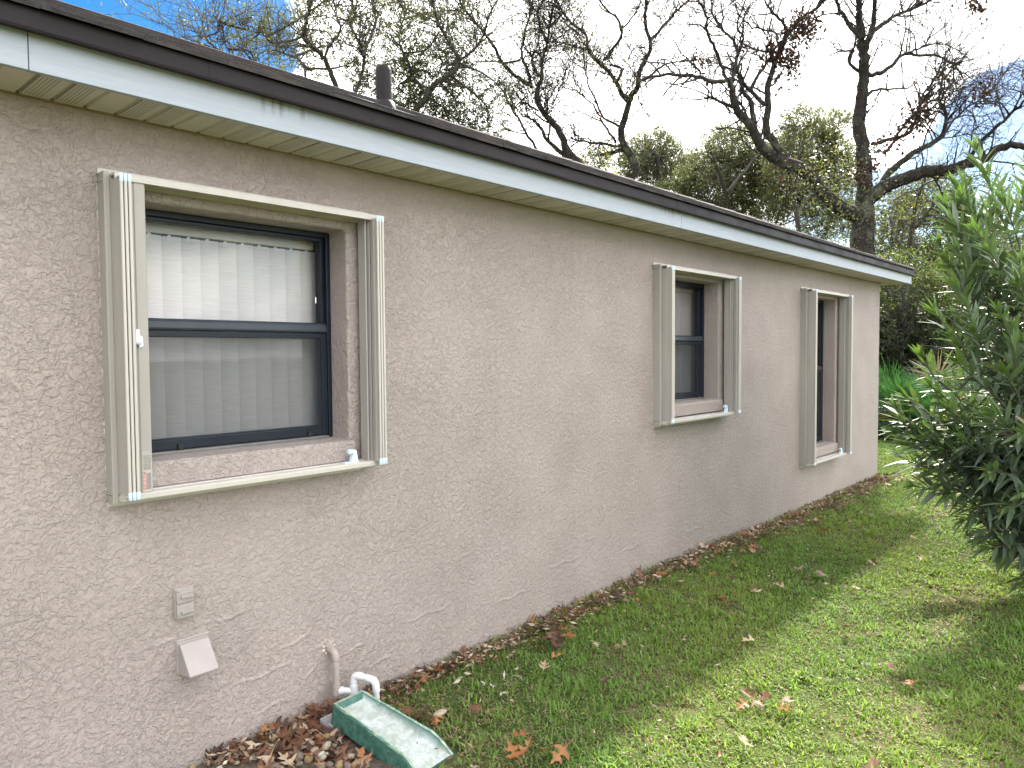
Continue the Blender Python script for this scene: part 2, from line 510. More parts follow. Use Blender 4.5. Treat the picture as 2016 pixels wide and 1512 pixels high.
def bark_mat(name, a, b):
    m, t, out = newmat(name)
    p = principled(t, out, a, 0.9, 0, 0.2)
    v = objco(t, (1, 1, 0.35))
    f = noise(t, v, 22, 6, 0.7, 0.3)
    f2 = noise(t, objco(t), 3, 4)
    c = mixc(t, ramp(t, f, 0.3, 0.7), a, b)
    c = mixc(t, ramp(t, f2, 0.5, 0.7, 0, 0.5), c, (0.15, 0.16, 0.125))
    t.links.new(c, p.inputs['Base Color'])
    bump(t, f, p, 0.03)
    return m
M['bark'] = bark_mat('oak_bark', (0.015, 0.012, 0.010), (0.052, 0.043, 0.037))
M['bark_grey'] = bark_mat('grey_bark', (0.045, 0.039, 0.034), (0.11, 0.098, 0.085))
M['stem'] = paint('oleander_stem', (0.09, 0.085, 0.05), 0.7, 0.3, 20)

def ground_mat():
    m, t, out = newmat('lawn_soil')
    p = principled(t, out, (0.08, 0.07, 0.04), 0.95, 0, 0.1)
    v = objco(t)
    f = noise(t, v, 18, 6, 0.7); f2 = noise(t, v, 1.2, 4)
    c = mixc(t, ramp(t, f, 0.35, 0.65), (0.045, 0.045, 0.018), (0.16, 0.13, 0.075))
    c = mixc(t, ramp(t, f2, 0.35, 0.65), c, mixc(t, ramp(t, f, 0.3, 0.7), (0.03, 0.05, 0.012), (0.075, 0.10, 0.03)))
    t.links.new(c, p.inputs['Base Color'])
    bump(t, f, p, 0.02)
    return m
M['ground'] = ground_mat()
M['bed'] = paint('dark_leaf_mould', (0.03, 0.024, 0.017), 0.95, 0.4, 14, 0, 30, 0.03)
M['dirt'] = paint('dirt_and_sand', (0.10, 0.08, 0.058), 0.95, 0.4, 25, 0, 70, 0.01)

# ------------------------------------------------------------------ setting: ground
GZ = 0.065
def gh(x, y):
    return GZ + 0.010*np.sin(1.7*x+0.6*y) + 0.008*np.sin(2.9*y-1.1*x+1.0)
def ground():
    xs = np.concatenate([[-300, -100, -40, -15, -6], np.arange(-3, 16.01, 0.25), [18, 22, 30, 45, 80, 160, 400]])
    ys = np.concatenate([[-300, -100, -40, -20, -10], np.arange(-7, 6.01, 0.25), [8, 12, 20, 30, 45, 80, 160, 400]])
    X, Y = np.meshgrid(xs, ys, indexing='ij')
    Z = gh(X, Y)
    far = (X < -3) | (X > 16) | (Y < -7) | (Y > 6)
    Z[far] = GZ
    V = np.stack([X, Y, Z], -1).reshape(-1, 3)
    nx, ny = len(xs), len(ys)
    i, j = np.meshgrid(np.arange(nx-1), np.arange(ny-1), indexing='ij')
    a = (i*ny+j).ravel()
    F = np.stack([a, a+ny, a+ny+1, a+1], -1)
    o = link('ground', mesh_np('ground', V, [F], smooth=True), M['ground'])
    tag(o, kind='structure')
ground()

# ------------------------------------------------------------------ the house
WX0, WX1, WD = -4.5, 9.53, 7.70        # wall from x to x, depth of the house
SOF = 2.412                            # soffit height
FY = -0.263                            # outer face of the white fascia
EX = WX1 + 0.33                        # end of the eave at the far corner
WIN = [(0.0, 1.235, 2.14, 1.712), (3.478, 1.235, 2.14, 1.700), (6.13, 0.640, 2.14, 1.415)]   # offset, sill, head, meeting rail
OX0, OX1 = 1.03, 1.88

house = empty('house', (4.0, 0.0, GZ), 'beige stucco house with white fascia, dark brown roof edge and three shuttered windows', 'house')

def build_wall():
    mb = MB()
    holes = [(s+OX0, s+OX1, zs-0.01, zh) for s, zs, zh, _ in WIN]
    xs = sorted({WX0, WX1, *[h[0] for h in holes], *[h[1] for h in holes]})
    zs = sorted({-0.2, SOF+0.03, *[h[2] for h in holes], *[h[3] for h in holes]})
    for i in range(len(xs)-1):
        for j in range(len(zs)-1):
            cx, cz = (xs[i]+xs[i+1])/2, (zs[j]+zs[j+1])/2
            if any(h[0] < cx < h[1] and h[2] < cz < h[3] for h in holes): continue
            mb.add([(xs[i], 0, zs[j]), (xs[i+1], 0, zs[j]), (xs[i+1], 0, zs[j+1]), (xs[i], 0, zs[j+1])], [(0, 1, 2, 3)])
    for x0, x1, z0, z1 in holes:
        zz = [z for z in zs if z0 <= z <= z1]
        for a, b in zip(zz[:-1], zz[1:]):
            mb.add([(x0, 0, a), (x0, 0.2, a), (x0, 0.2, b), (x0, 0, b)], [(0, 1, 2, 3)])
            mb.add([(x1, 0, a), (x1, 0.2, a), (x1, 0.2, b), (x1, 0, b)], [(0, 1, 2, 3)])
        mb.add([(x0, 0, z0), (x1, 0, z0), (x1, 0.2, z0), (x0, 0.2, z0)], [(0, 1, 2, 3)])
        mb.add([(x0, 0, z1), (x1, 0, z1), (x1, 0.2, z1), (x0, 0.2, z1)], [(0, 1, 2, 3)])
    zt = zs[-1]
    for a, b in zip(zs[:-1], zs[1:]):
        mb.add([(WX1, 0, a), (WX1, WD, a), (WX1, WD, b), (WX1, 0, b)], [(0, 1, 2, 3)])
        mb.add([(WX0, 0, a), (WX0, WD, a), (WX0, WD, b), (WX0, 0, b)], [(0, 1, 2, 3)])
        mb.add([(WX0, WD, a), (WX1, WD, a), (WX1, WD, b), (WX0, WD, b)], [(0, 1, 2, 3)])
    # skip-trowelled coat: thin plateaus of plaster over the block wall, outside the shutter frames
    DX = 0.004
    X0s, Z0s = -0.5, 0.0
    nx, nz_ = int((WX1-0.004-X0s)/DX), int((SOF+0.004-Z0s)/DX)
    rs = np.random.default_rng(99)
    fx = np.fft.fftfreq(nx, DX)[:, None]; fz = np.fft.rfftfreq(nz_, DX)[None]
    def field(lam, ax=1.0, az=1.0, sharp=2.2):
        k = np.hypot(fx*ax, fz*az)*lam
        amp = np.where(k < 1, k**1.5, k**-sharp)*np.exp(-(k/5)**2)
        f = np.fft.irfft2(np.fft.rfft2(rs.normal(size=(nx, nz_)))*amp, s=(nx, nz_))
        return f/f.std()
    def sm(v, a, b):
        u = np.clip((v-a)/(b-a), 0, 1); return u*u*(3-2*u)
    big = sm(field(0.9), -1.2, 1.2)
    n1, n2, n3 = field(0.030, 1.0, 1.2), field(0.018, 1.0, 1.15), field(0.014)
    curl = np.abs(field(0.075))                                  # thin rings left by the trowel
    H = 0.0017*sm(n1, -0.10, 0.12)+0.0011*sm(n2, -0.12, 0.16)+0.00025*n3-0.0009*np.exp(-(curl/0.06)**2)
    zg = Z0s+DX*np.arange(nz_); xg = X0s+DX*np.arange(nx)
    ph = 0.5+0.5*np.sin(np.pi*np.clip((zg-0.2)/2.2, 0, 1))
    H = H*(0.45+0.15*big)
    H += 0.0022*field(0.7)*0.35
    for (x, z, L, tilt) in ((1.30, 0.60, 0.26, 0.02), (1.06, 0.575, 0.12, -0.05), (1.72, 0.372, 0.10, 0.25), (1.66, 0.262, 0.09, 0.9), (1.60, 0.42, 0.16, 0.08), (1.50, 0.19, 0.2, 0.05), (1.86, 0.30, 0.25, 0.05),
                            (2.3, 0.34, 0.4, 0.02), (2.9, 0.27, 0.3, 0.03), (3.4, 0.36, 0.35, 0.0), (2.0, 0.2, 0.2, 0.02), (4.1, 0.3, 0.3, 0.02), (5.0, 0.27, 0.4, 0.01), (1.45, 0.33, 0.3, 0.04)):
        u = (xg-x)/(L/2); zc = z+tilt*(xg-x)+0.006*np.sin(40*xg+x*7)
        H += 0.004*np.clip(1-u*u, 0, 1)[:, None]*np.exp(-((zg[None]-zc[:, None])/0.006)**2)
    H = H-H.min()*0.5+0.0008
    H = np.clip(H, 0.0004, 0.011)
    Xg, Zg = np.meshgrid(xg, zg, indexing='ij')
    V = np.stack([Xg, -H, Zg], -1)
    # finer grid close to the camera, coarser farther along the wall
    skins = []
    for i0, i1, st in ((0, int(4.7/DX), 1), (int(4.7/DX), nx, 2)):
        S = V[i0:i1+st:st, ::st] if i1 < nx else V[i0::st, ::st]
        a_, b_ = S.shape[:2]
        idx = np.arange(a_*b_).reshape(a_, b_)
        F = np.stack([idx[:-1, :-1], idx[1:, :-1], idx[1:, 1:], idx[:-1, 1:]], -1).reshape(-1, 4)
        c = S.reshape(-1, 3)[F].mean(1)
        cut = np.zeros(len(F), bool)
        for (s_, zs_, zh_, _), (zb_, zt_) in zip(WIN, ((1.092, 2.227), (1.083, 2.219), (0.481, 2.218))):
            cut |= (c[:, 0] > s_+0.908) & (c[:, 0] < s_+1.985) & (c[:, 2] > zb_+0.012) & (c[:, 2] < zt_-0.012)
        skins.append((S.reshape(-1, 3), F[~cut]))
    o = mb.build('wall', M['stucco'], house, bevel=0.011, seg=3, weld=True)
    base = o.data
    nv = len(base.vertices); bv = np.empty(nv*3, np.float32); base.vertices.foreach_get('co', bv)
    groups = {}
    for p in base.polygons: groups.setdefault(len(p.vertices), []).append(list(p.vertices))
    SV, SF, _ = merge(skins)
    me = mesh_np('wall', np.concatenate([bv.reshape(-1, 3), SV]), [np.array(g) for g in groups.values()]+[f+nv for f in SF])
    sflag = np.zeros(len(me.polygons), bool); sflag[len(base.polygons):] = True
    me.polygons.foreach_set('use_smooth', sflag)
    me.materials.append(M['stucco']); me.materials.append(M['stucco_coat'])
    me.polygons.foreach_set('material_index', sflag.astype(np.int32))
    o.data = me
    bpy.data.meshes.remove(base)
build_wall()

def build_eave():
    # soffit: ribbed vinyl panels running out from the wall, with a J-channel along the wall
    mb = MB()
    x = WX0-0.25
    prof = []
    while x < EX-0.02:
        x2 = min(x+0.0935, EX-0.02)
        prof += [(x, SOF+0.012), (x+0.007, SOF), (x2-0.009, SOF), (x2-0.004, SOF+0.012)]
        x = x2
    def sheet(prof, ya, yb):
        n = len(prof)
        vs = [(p[0], ya, p[1]) for p in prof]+[(p[0], yb, p[1]) for p in prof]
        mb.add(vs, [(i, i+1, n+i+1, n+i) for i in range(n-1)])
    sheet(prof, FY+0.012, -0.012)
    # return along the end of the house
    y = -0.012; prof2 = []
    while y < WD:
        y2 = y+0.0935
        prof2 += [(y, SOF+0.004), (y+0.005, SOF), (y2-0.010, SOF), (y2-0.005, SOF+0.005)]
        y = y2
    n = len(prof2)
    mb.add([(WX1+0.012, p[0], p[1]) for p in prof2]+[(EX-0.02, p[0], p[1]) for p in prof2], [(i, i+1, n+i+1, n+i) for i in range(n-1)])
    mb.build('soffit', M['soffit'], house)
    jc = MB()
    jc.box(WX0-0.2, WX1+0.012, -0.016, -0.0005, SOF-0.004, SOF+0.003)
    jc.box(WX1+0.0005, WX1+0.016, 0.0, WD, SOF-0.006, SOF+0.012)
    jc.build('soffit_trim', M['soffit_trim'], house)
    f = MB()
    xa = [WX0-0.3, -3.02, 0.6395, 4.30, 7.95, EX]
    for a, b in zip(xa[:-1], xa[1:]):
        f.box(a+0.0012, b-(0.0012 if b < EX else 0), FY, FY+0.02, SOF-0.004, SOF+0.135)
    f.box(EX-0.02, EX, FY+0.021, WD+0.3, SOF-0.004, SOF+0.135)
    f.build('fascia', M['fascia'], house, bevel=0.0012, seg=1)
    # brown metal edge with a kicked-out lip
    d = MB()
    yo = FY-0.002
    d.prism([(yo, 2.575), (yo-0.020, 2.575), (yo-0.022, 2.519), (yo-0.036, 2.506), (yo-0.034, 2.504), (yo, 2.512)], WX0-0.3, EX+0.022, 'x')
    for xs_ in (-1.9, 1.15, 4.2, 7.25):       # lapped joints of the metal lengths
        d.prism([(yo-0.001, 2.5765), (yo-0.0212, 2.5765), (yo-0.0232, 2.5186), (yo-0.0374, 2.5054), (yo-0.034, 2.5034), (yo-0.002, 2.5110)], xs_, xs_+0.06, 'x')
    xo = EX+0.002
    vs = []
    for yy in (yo-0.02, WD+0.3):
        vs += [(xo, yy, 2.573), (xo+0.018, yy, 2.573), (xo+0.020, yy, 2.519), (xo+0.032, yy, 2.507), (xo, yy, 2.513)]
    d.add(vs, [(0, 1, 2, 3, 4), (9, 8, 7, 6, 5)]+[(i, (i+1) % 5, 5+(i+1) % 5, 5+i) for i in range(5)])
    d.build('drip_edge', M['drip'], house)
M['soffit_trim'] = paint('tan_soffit_channel', (0.24, 0.18, 0.115), 0.6, 0.2, 12)
build_eave()

def build_roof():
    t = 0.4320
    y0, z0 = FY-0.040, 2.578
    xr = EX+0.040
    mid = y0+4.145
    def rz(y): return z0+(y-y0)*t
    mb = MB()
    # decking under the shingles: hip roof
    yr = mid; hx = xr-(yr-y0); hx0 = WX0-0.3+(yr-y0)
    zr = rz(yr)-0.012
    b = [(WX0-0.34, y0+0.02, z0-0.012), (xr-0.02, y0+0.02, z0-0.012), (xr-0.02, 2*yr-y0, z0-0.012), (WX0-0.34, 2*yr-y0, z0-0.012), (hx0, yr, zr), (hx, yr, zr)]
    mb.add(b, [(0, 1, 5, 4), (1, 2, 5), (2, 3, 4, 5), (3, 0, 4), (3, 2, 1, 0)])
    # shingle courses on the visible slope: separate tabs of uneven thickness
    rnd = random.Random(5)
    ex = 0.142
    ncourse = int((yr-y0)/(ex*math.cos(math.atan(t))))
    for k in range(ncourse):
        ya = y0+k*ex*0.9206; yb = min(ya+ex*0.9206*1.12, yr)
        xe = xr-(ya-y0)
        x = WX0-0.35+(ya-y0)*0.6+rnd.uniform(0, .2)
        while x < xe:
            w = rnd.choice((0.11, 0.15, 0.2, 0.27)) if x > -0.5 else 1.0
            x2 = min(x+w, xe)
            h = rnd.choice((0.0045, 0.005, 0.006))
            if k == 0: h = rnd.uniform(0.0055, 0.0068)
            yl = ya+rnd.uniform(-0.003, 0.003)
            za = rz(ya); zb = rz(yb)
            xt = min(x2, xr-(yb-y0)) if x2 > xr-(yb-y0) else x2
            xs_ = min(x, xt)
            mb.add([(x, yl, za-0.006), (x2, yl, za-0.006), (x2, yl, za+h), (x, yl, za+h), (xt, yb, zb+0.0012), (xs_, yb, zb+0.0012)],
                   [(0, 1, 2, 3), (3, 2, 4, 5), (0, 3, 5), (1, 4, 2)])
            x = x2+0.0015
    # other slopes as stepped strips, and hip caps
    for k in range(ncourse):
        ya = y0+k*ex*0.9206; yb = ya+ex*0.9206*1.1
        xx = xr-(ya-y0); xx2 = xr-(yb-y0)
        mb.add([(xx, ya, rz(ya)+0.007), (xx, 2*yr-ya, rz(ya)+0.007), (xx2, 2*yr-yb, rz(yb)+0.001), (xx2, yb, rz(yb)+0.001)], [(0, 1, 2, 3)])
    n = 24
    for k in range(n):
        a = (yr-y0)*k/n; b2 = (yr-y0)*(k+1.15)/n
        c0 = Vector((xr-a-0.01, y0+a+0.01, z0+a*t+0.016)); c1 = Vector((xr-b2, y0+b2, z0+b2*t+0.008))
        w = 0.10
        mb.add([c0+Vector((-w, -0, -0.006)), c0+Vector((0, 0, 0.010)), c0+Vector((0, w, -0.006)), c1+Vector((-w, 0, -0.004)), c1+Vector((0, 0, 0.006)), c1+Vector((0, w, -0.004))],
               [(0, 1, 4, 3), (1, 2, 5, 4), (0, 2, 1)])
    mb.prism([(yr-0.14, rz(yr-0.14)+0.004), (yr-0.14, rz(yr-0.14)+0.008), (yr, rz(yr)+0.010), (yr+0.14, rz(yr-0.14)+0.008), (yr+0.14, rz(yr-0.14)+0.004)], hx0-0.1, hx+0.02, 'x')
    roof = mb.build('roof', M['shingle'], house)
    # plumbing vent through the roof
    P = at(757, 216, 3.05)
    y = -0.02
    px_ = 1.0
    d = ray(757, 214.5); kk = (0.05-CAM[1])/d[1]; B = CAM+d*kk
    B = (float(B[0]), 0.05, rz(0.05))
    v = MB()
    r = 0.037
    pts = [(B[0]-0.004*u, B[1], B[2]-0.02+0.205*u) for u in (0, .05, .1, .14, .3, .6, .9, .96, 1)]
    rad = [r*1.22, r*1.2, r*1.12, r*1.03, r, r, r*1.01, r*0.96, r*0.86]
    v.tube(pts, rad, 24)
    top = pts[-1]
    v.build('vent_pipe', M['pipe_dark'], roof)
    fl = MB()
    a = 0.11
    vs = []
    for dx, dy in ((-a, -a), (a, -a), (a, a*1.4), (-a, a*1.4)):
        vs.append((B[0]+dx, B[1]+dy, rz(B[1]+dy)+0.012))
    vs += [(x_, y_, z_-0.008) for x_, y_, z_ in vs]
    fl.add(vs, [(0, 1, 2, 3), (0, 4, 5, 1), (1, 5, 6, 2), (2, 6, 7, 3), (3, 7, 4, 0)])
    fl.tube([(B[0], B[1], B[2]-0.01), (B[0], B[1], B[2]+0.022), (B[0], B[1], B[2]+0.030)], [r*1.5, r*1.32, r*1.1], 20)
    fl.build('vent_flashing', M['pipe_dark'], roof)
build_roof()

def build_window(s, zs, zh, zr, first):
    x0, x1 = s+OX0, s+OX1
    f = MB()
    yF, yB = 0.125, 0.19
    # outer frame
    f.box(x0, x0+0.020, yF, yB, zs, zh); f.box(x1-0.020, x1, yF, yB, zs, zh)
    f.box(x0+0.020, x1-0.020, yF, yB, zh-0.024, zh)
    # upper sash (fixed, farther in)
    f.box(x0+0.020, x0+0.038, yF+0.020, yB-0.004, zr+0.032, zh-0.024); f.box(x1-0.038, x1-0.020, yF+0.020, yB-0.004, zr+0.032, zh-0.024)
    f.box(x0+0.038, x1-0.038, yF+0.012, yB-0.004, zh-0.040, zh-0.024)
    # lower sash stiles and bottom rail
    f.box(x0+0.020, x0+0.050, yF+0.022, yF+0.046, zs+0.012, zr-0.016); f.box(x1-0.050, x1-0.020, yF+0.022, yF+0.046, zs+0.012, zr-0.016)
    f.box(x0+0.050, x1-0.050, yF+0.022, yF+0.046, zs+0.012, zs+0.055)
    win = f.build('window', M['bronze'], house, bevel=0.003, seg=2)
    c = MB()
    c.prism([(yF+0.004, zr-0.012), (yF+0.001, zr-0.004), (yF+0.004, zr+0.020), (yF+0.020, zr+0.031), (yF+0.052, zr+0.031), (yF+0.052, zr-0.016), (yF+0.02, zr-0.016)], x0+0.021, x1-0.021, 'x')
    c.build('meeting_rail', M['bronze_mid'], win, bevel=0.0015, seg=1)
    # insect screen over the lower half
    sc = MB()
    a0, a1, b0, b1 = x0+0.023, x1-0.023, zs+0.013, zr-0.0165
    w = 0.028
    sc.box(a0, a0+w, yF+0.002, yF+0.016, b0, b1); sc.box(a1-w, a1, yF+0.002, yF+0.016, b0, b1)
    sc.box(a0+w, a1-w, yF+0.002, yF+0.016, b0, b0+w*1.3); sc.box(a0+w, a1-w, yF+0.002, yF+0.016, b1-w*0.8, b1)
    scf = sc.build('screen_frame', M['bronze'], win, bevel=0.002, seg=2)
    sm = MB(); sm.box(a0+w-.002, a1-w+.002, yF+0.008, yF+0.0095, b0+w*1.3-.002, b1-w*0.8+.002)
    sm.build('screen_mesh', M['screen'], win)
    for tx in (0.16, 0.72):
        tb = MB(); tb.box(s+OX0+tx, s+OX0+tx+0.022, yF-0.006, yF+0.002, zs+0.006, zs+0.034)
        tb.box(s+OX0+tx+0.004, s+OX0+tx+0.018, yF-0.010, yF-0.006, zs-0.001, zs+0.018)
        tb.build('screen_tab', M['black'], win, bevel=0.001, seg=1)
    g = MB(); g.box(x0+0.036, x1-0.036, yF+0.040, yF+0.043, zr+0.03, zh-0.038); g.build('pane', M['glass'], win)
    g = MB(); g.box(x0+0.048, x1-0.048, yF+0.032, yF+0.035, zs+0.053, zr-0.010); g.build('pane', M['glass'], win)
    # metal sill of the window, then the stuccoed sill block
    ms = MB()
    ms.prism([(yF-0.030, zs-0.004), (yF-0.030, zs+0.001), (yF-0.014, zs+0.003), (yF-0.013, zs+0.009), (yF+0.001, zs+0.010), (yF+0.06, zs+0.011), (yF+0.06, zs-0.004)], x0+0.0305, x1-0.0305, 'x')
    ms.build('sill_track', M['bronze_lite'], win)
    sl = MB()
    n = 40
    sl.prism([(-0.032, zs-0.092), (-0.032, zs-0.014), (-0.02, zs-0.004), (yF+0.02, zs-0.0005), (0.198, zs-0.002), (0.198, zs-0.0095), (0.0005, zs-0.0095), (0.0005, zs-0.092)], x0-0.004, x1+0.010, 'x')
    sl.build('window_sill', M['stucco_fine'], win, bevel=0.006, seg=3)
M['bronze_mid'] = paint('slate_grey_rail', (0.038, 0.046, 0.058), 0.38, 0.12, 8)
for i, (s, zs, zh, zr) in enumerate(WIN):
    build_window(s, zs, zh, zr, i == 0)

# ------------------------------------------------------------------ vertical blinds behind the glass
BL = ['wide white vertical blind in the near, left-hand window', 'pale vertical blind in the middle small-looking window', 'dim vertical blind in the tall narrow-looking window by the corner']
def build_blind(s, zs, zh, label, gap):
    root = empty('vertical_blind', (s+1.455, 0.25, zh), label, 'window blind', 'vertical blinds behind the windows')
    hr = MB(); hr.box(s+OX0+0.012, s+OX1-0.02, 0.222, 0.272, zh-0.068, zh-0.020)
    hr.build('headrail', M['headrail'], root, bevel=0.003)
    n = 11
    rnd = random.Random(int(s*10)+3)
    pitch = 0.0755
    for k in range(n):
        cx = s+OX0+0.045+k*pitch
        th = R(-14+rnd.uniform(-4, 4))+gap
        ztop = zh-0.0745; zbot = zs-0.12
        m = 7; mz = 10
        vs = []; fs = []
        for j in range(mz):
            zz = ztop+(zbot-ztop)*j/(mz-1)
            tw = th+0.03*math.sin(j*0.5+k)*j/mz
            for i in range(m):
                u = (i/(m-1)-0.5)*0.089
                w = -0.008*(1-(2*u/0.089)**2)
                vs.append((cx+u*math.cos(tw)-w*math.sin(tw), 0.243+u*math.sin(tw)+w*math.cos(tw)+0.002*math.sin(k*2.1)*j/mz, zz))
        for j in range(mz-1):
            for i in range(m-1):
                fs.append((j*m+i, j*m+i+1, (j+1)*m+i+1, (j+1)*m+i))
        b = MB(); b.add(vs, fs, True)
        sl = b.build('slat', M['blind'], root)
        c = MB(); c.box(cx-0.006, cx+0.006, 0.236, 0.242, ztop-0.018, zh-0.066); c.box(cx-0.010, cx+0.010, 0.2355, 0.2365, ztop-0.016, ztop-0.004)
        c.build('clip', M['white_plastic'], sl)
for (s, zs, zh, zr), lb, gp in zip(WIN, BL, (0, R(3), R(60))):
    build_blind(s, zs, zh, lb, gp)

# ------------------------------------------------------------------ lettering
def text_mesh(body, size, m, parent, name, rotm, loc, extrude=0.0004):
    cu = bpy.data.curves.new('lettering', 'FONT')
    cu.body = body; cu.size = size; cu.extrude = extrude; cu.align_x = 'LEFT'
    tmp = bpy.data.objects.new('lettering_tmp', cu)
    COL.objects.link(tmp)
    bpy.context.view_layer.update()
    dg = bpy.context.evaluated_depsgraph_get()
    me = bpy.data.meshes.new_from_object(tmp.evaluated_get(dg))
    bpy.data.objects.remove(tmp); bpy.data.curves.remove(cu)
    me.transform(Matrix.Translation(loc) @ rotm)
    me.name = name
    me.materials.clear()
    return link(name, me, m, parent)
ROT_UP = Matrix(((0, -1, 0, 0), (0, 0, -1, 0), (1, 0, 0, 0), (0, 0, 0, 1)))   # reads bottom to top on a face looking to -y

# ------------------------------------------------------------------ accordion shutters
def build_shutter(s, zb, zt, label, kind):
    """zb, zt: lower and upper edge of the flanges"""
    xl = s+0.894; xr = s+2.004
    root = empty('accordion_shutter', (xl, 0, zb), label, 'storm shutter', 'beige accordion storm shutters beside the windows')
    rb, rt = zb+0.036, zt-0.036          # ends of the hinge rods
    # tracks
    t = MB()
    t.box(xl, xr-0.012, -0.009, -0.0005, zt-0.030, zt)
    t.prism([(-0.005, zt-0.026), (-0.106, zt-0.026), (-0.108, zt-0.030), (-0.108, zt-0.050), (-0.100, zt-0.050), (-0.100, zt-0.034), (-0.062, zt-0.034), (-0.062, zt-0.046),
             (-0.054, zt-0.046), (-0.054, zt-0.034), (-0.010, zt-0.034), (-0.010, zt-0.050), (-0.005, zt-0.050)], xl+0.018, s+1.965, 'x')
    tr = t.build('top_track', M['alu_lite'], root)
    b = MB()
    b.box(xl, s+1.925, -0.009, -0.0005, zb, zb+0.028)
    b.prism([(-0.005, zb+0.026), (-0.104, zb+0.026), (-0.108, zb+0.030), (-0.108, zb+0.044), (-0.100, zb+0.050), (-0.072, zb+0.050), (-0.070, zb+0.044), (-0.050, zb+0.044),
             (-0.048, zb+0.050), (-0.012, zb+0.050), (-0.005, zb+0.050)], xl+0.018, s+1.955, 'x')
    bt = b.build('bottom_track', M['alu_lite'], root)
    for k in range(5):
        for trk, z in ((tr, zt-0.0262), (bt, zb+0.0262)):
            sc = MB(); xx = xl+0.17+k*0.2
            up = 1 if trk is tr else -1
            sc.tube([(xx, -0.012, z-0.001*up), (xx, -0.012, z+0.004*up)], 0.006, 10)
            sc.build('screw', M['screw'], trk)
    # side rail (left) with its four screws
    r = MB()
    r.prism([(xl, -0.0005), (xl, -0.060), (xl+0.002, -0.062), (xl+0.017, -0.062), (xl+0.017, -0.045), (xl+0.006, -0.045), (xl+0.006, -0.0005)], zb+0.018, zt-0.018, 'z')
    sr = r.build('side_rail', M['alu'], root)
    for z in (zt-0.045, zb+0.048):
        for y in (-0.018, -0.044):
            sc = MB(); sc.tube([(xl+0.001, y, z), (xl-0.003, y, z), (xl-0.0045, y, z)], [0.0052, 0.0052, 0.003], 10)
            sc.build('screw', M['screw'], sr)
    # right side rail, mostly hidden by its blades
    r = MB()
    r.box(xr-0.014, xr-0.008, -0.062, -0.0005, zb+0.03, zt-0.03)
    r.build('side_rail', M['alu'], root)
    # blades: thin folded panels between outer hinge rods and inner hinges
    def blade(xa, ya, xb, yb, z0=rb+0.012, z1=rt-0.012, bow=0.004, nm='shutter_blade'):
        m = MB()
        d = Vector((xb-xa, yb-ya)); L = d.length; d.normalize(); nn = Vector((-d.y, d.x))
        out = []
        K = 8
        for k in range(K+1):
            u = k/K
            w = bow*math.sin(math.pi*u)+(0.0018 if k in (3, 4, 5) else 0)
            out.append((xa+d.x*L*u+nn.x*w, ya+d.y*L*u+nn.y*w))
        prof = out+[(p[0]-nn.x*0.0022, p[1]-nn.y*0.0022) for p in out[::-1]]
        m.prism(prof, z0, z1, 'z')
        m.build(nm, M['alu'], root)
    def rod(x, y, r_=0.0053, cap=True, z0=rb, z1=rt):
        m = MB(); m.tube([(x, y, z0), (x, y, z1)], r_, 14)
        o = m.build('hinge_rod', M['alu_lite'], root)
        if cap:
            for a, b2 in ((z0-0.001, z0+0.026), (z1-0.026, z1+0.001)):
                c = MB(); c.tube([(x, y, a), (x, y, a+0.002), (x, y, b2-0.001), (x, y, b2)], [r_*0.85, r_*1.12, r_*1.12, r_*0.95], 14)
                c.build('end_cap', M['cap'], o)
    # left stack
    ls = [s+0.9195, s+0.9325, s+0.9455]
    blade(ls[0]-0.003, -0.138, xl+0.0235, -0.012)
    for i, x in enumerate(ls):
        rod(x, -0.14)
    for i in range(2):
        xm = (ls[i]+ls[i+1])/2
        blade(ls[i]+0.004, -0.133, xm+0.001, -0.018, bow=0.002)
        blade(ls[i+1]-0.003, -0.133, xm+0.003, -0.018, bow=-0.002)
        rod(xm+0.002, -0.015, 0.005, False, rb+0.01, rt-0.01)
    # leading blade with grooves
    lx = s+0.958
    blade(ls[2]+0.004, -0.134, lx, -0.100, bow=0.001)
    m = MB()
    m.prism([(lx, -0.100), (lx+0.004, -0.102), (lx+0.008, -0.099), (lx+0.012, -0.099), (lx+0.014, -0.1025), (lx+0.047, -0.1025), (lx+0.050, -0.099),
             (lx+0.050, -0.030), (lx+0.042, -0.026), (lx+0.042, -0.094), (lx, -0.094)], rb+0.006, rt-0.010, 'z')
    lead = m.build('leading_blade', M['alu'], root, bevel=0.001, seg=1)
    # right stack
    rs = [s+1.941, s+1.9545, s+1.968]
    for x in rs: rod(x, -0.14)
    for i in range(2):
        xm = (rs[i]+rs[i+1])/2
        blade(rs[i]+0.004, -0.133, xm+0.001, -0.018, bow=0.002)
        blade(rs[i+1]-0.003, -0.133, xm+0.003, -0.018, bow=-0.002)
        rod(xm+0.002, -0.015, 0.005, False, rb+0.01, rt-0.01)
    blade(rs[0]-0.006, -0.136, s+1.934, -0.098, bow=0.001)
    blade(s+1.9405, -0.090, s+1.938, -0.02, bow=0.001)
    m = MB()
    x0 = s+1.922
    m.prism([(x0, -0.026), (x0, -0.068), (x0-0.002, -0.072), (x0-0.001, -0.077), (x0+0.003, -0.079), (x0+0.007, -0.077), (x0+0.007, -0.026)], rb+0.008, rt-0.012, 'z')
    m.build('leading_blade', M['alu'], root, bevel=0.0008, seg=1)
    m = MB()
    m.prism([(x0+0.0105, -0.030), (x0+0.0105, -0.090), (x0+0.0125, -0.093), (x0+0.0150, -0.090), (x0+0.0150, -0.030)], rb+0.008, rt-0.012, 'z')
    m.build('shutter_blade', M['alu'], root, bevel=0.001, seg=1)
    # guide plates under and over the stacks
    g = MB()
    for xx in (s+0.915, s+1.948):
        for z in (rb+0.008, rt-0.009):
            g.box(xx, xx+0.022, -0.132, -0.109, z, z+0.003)
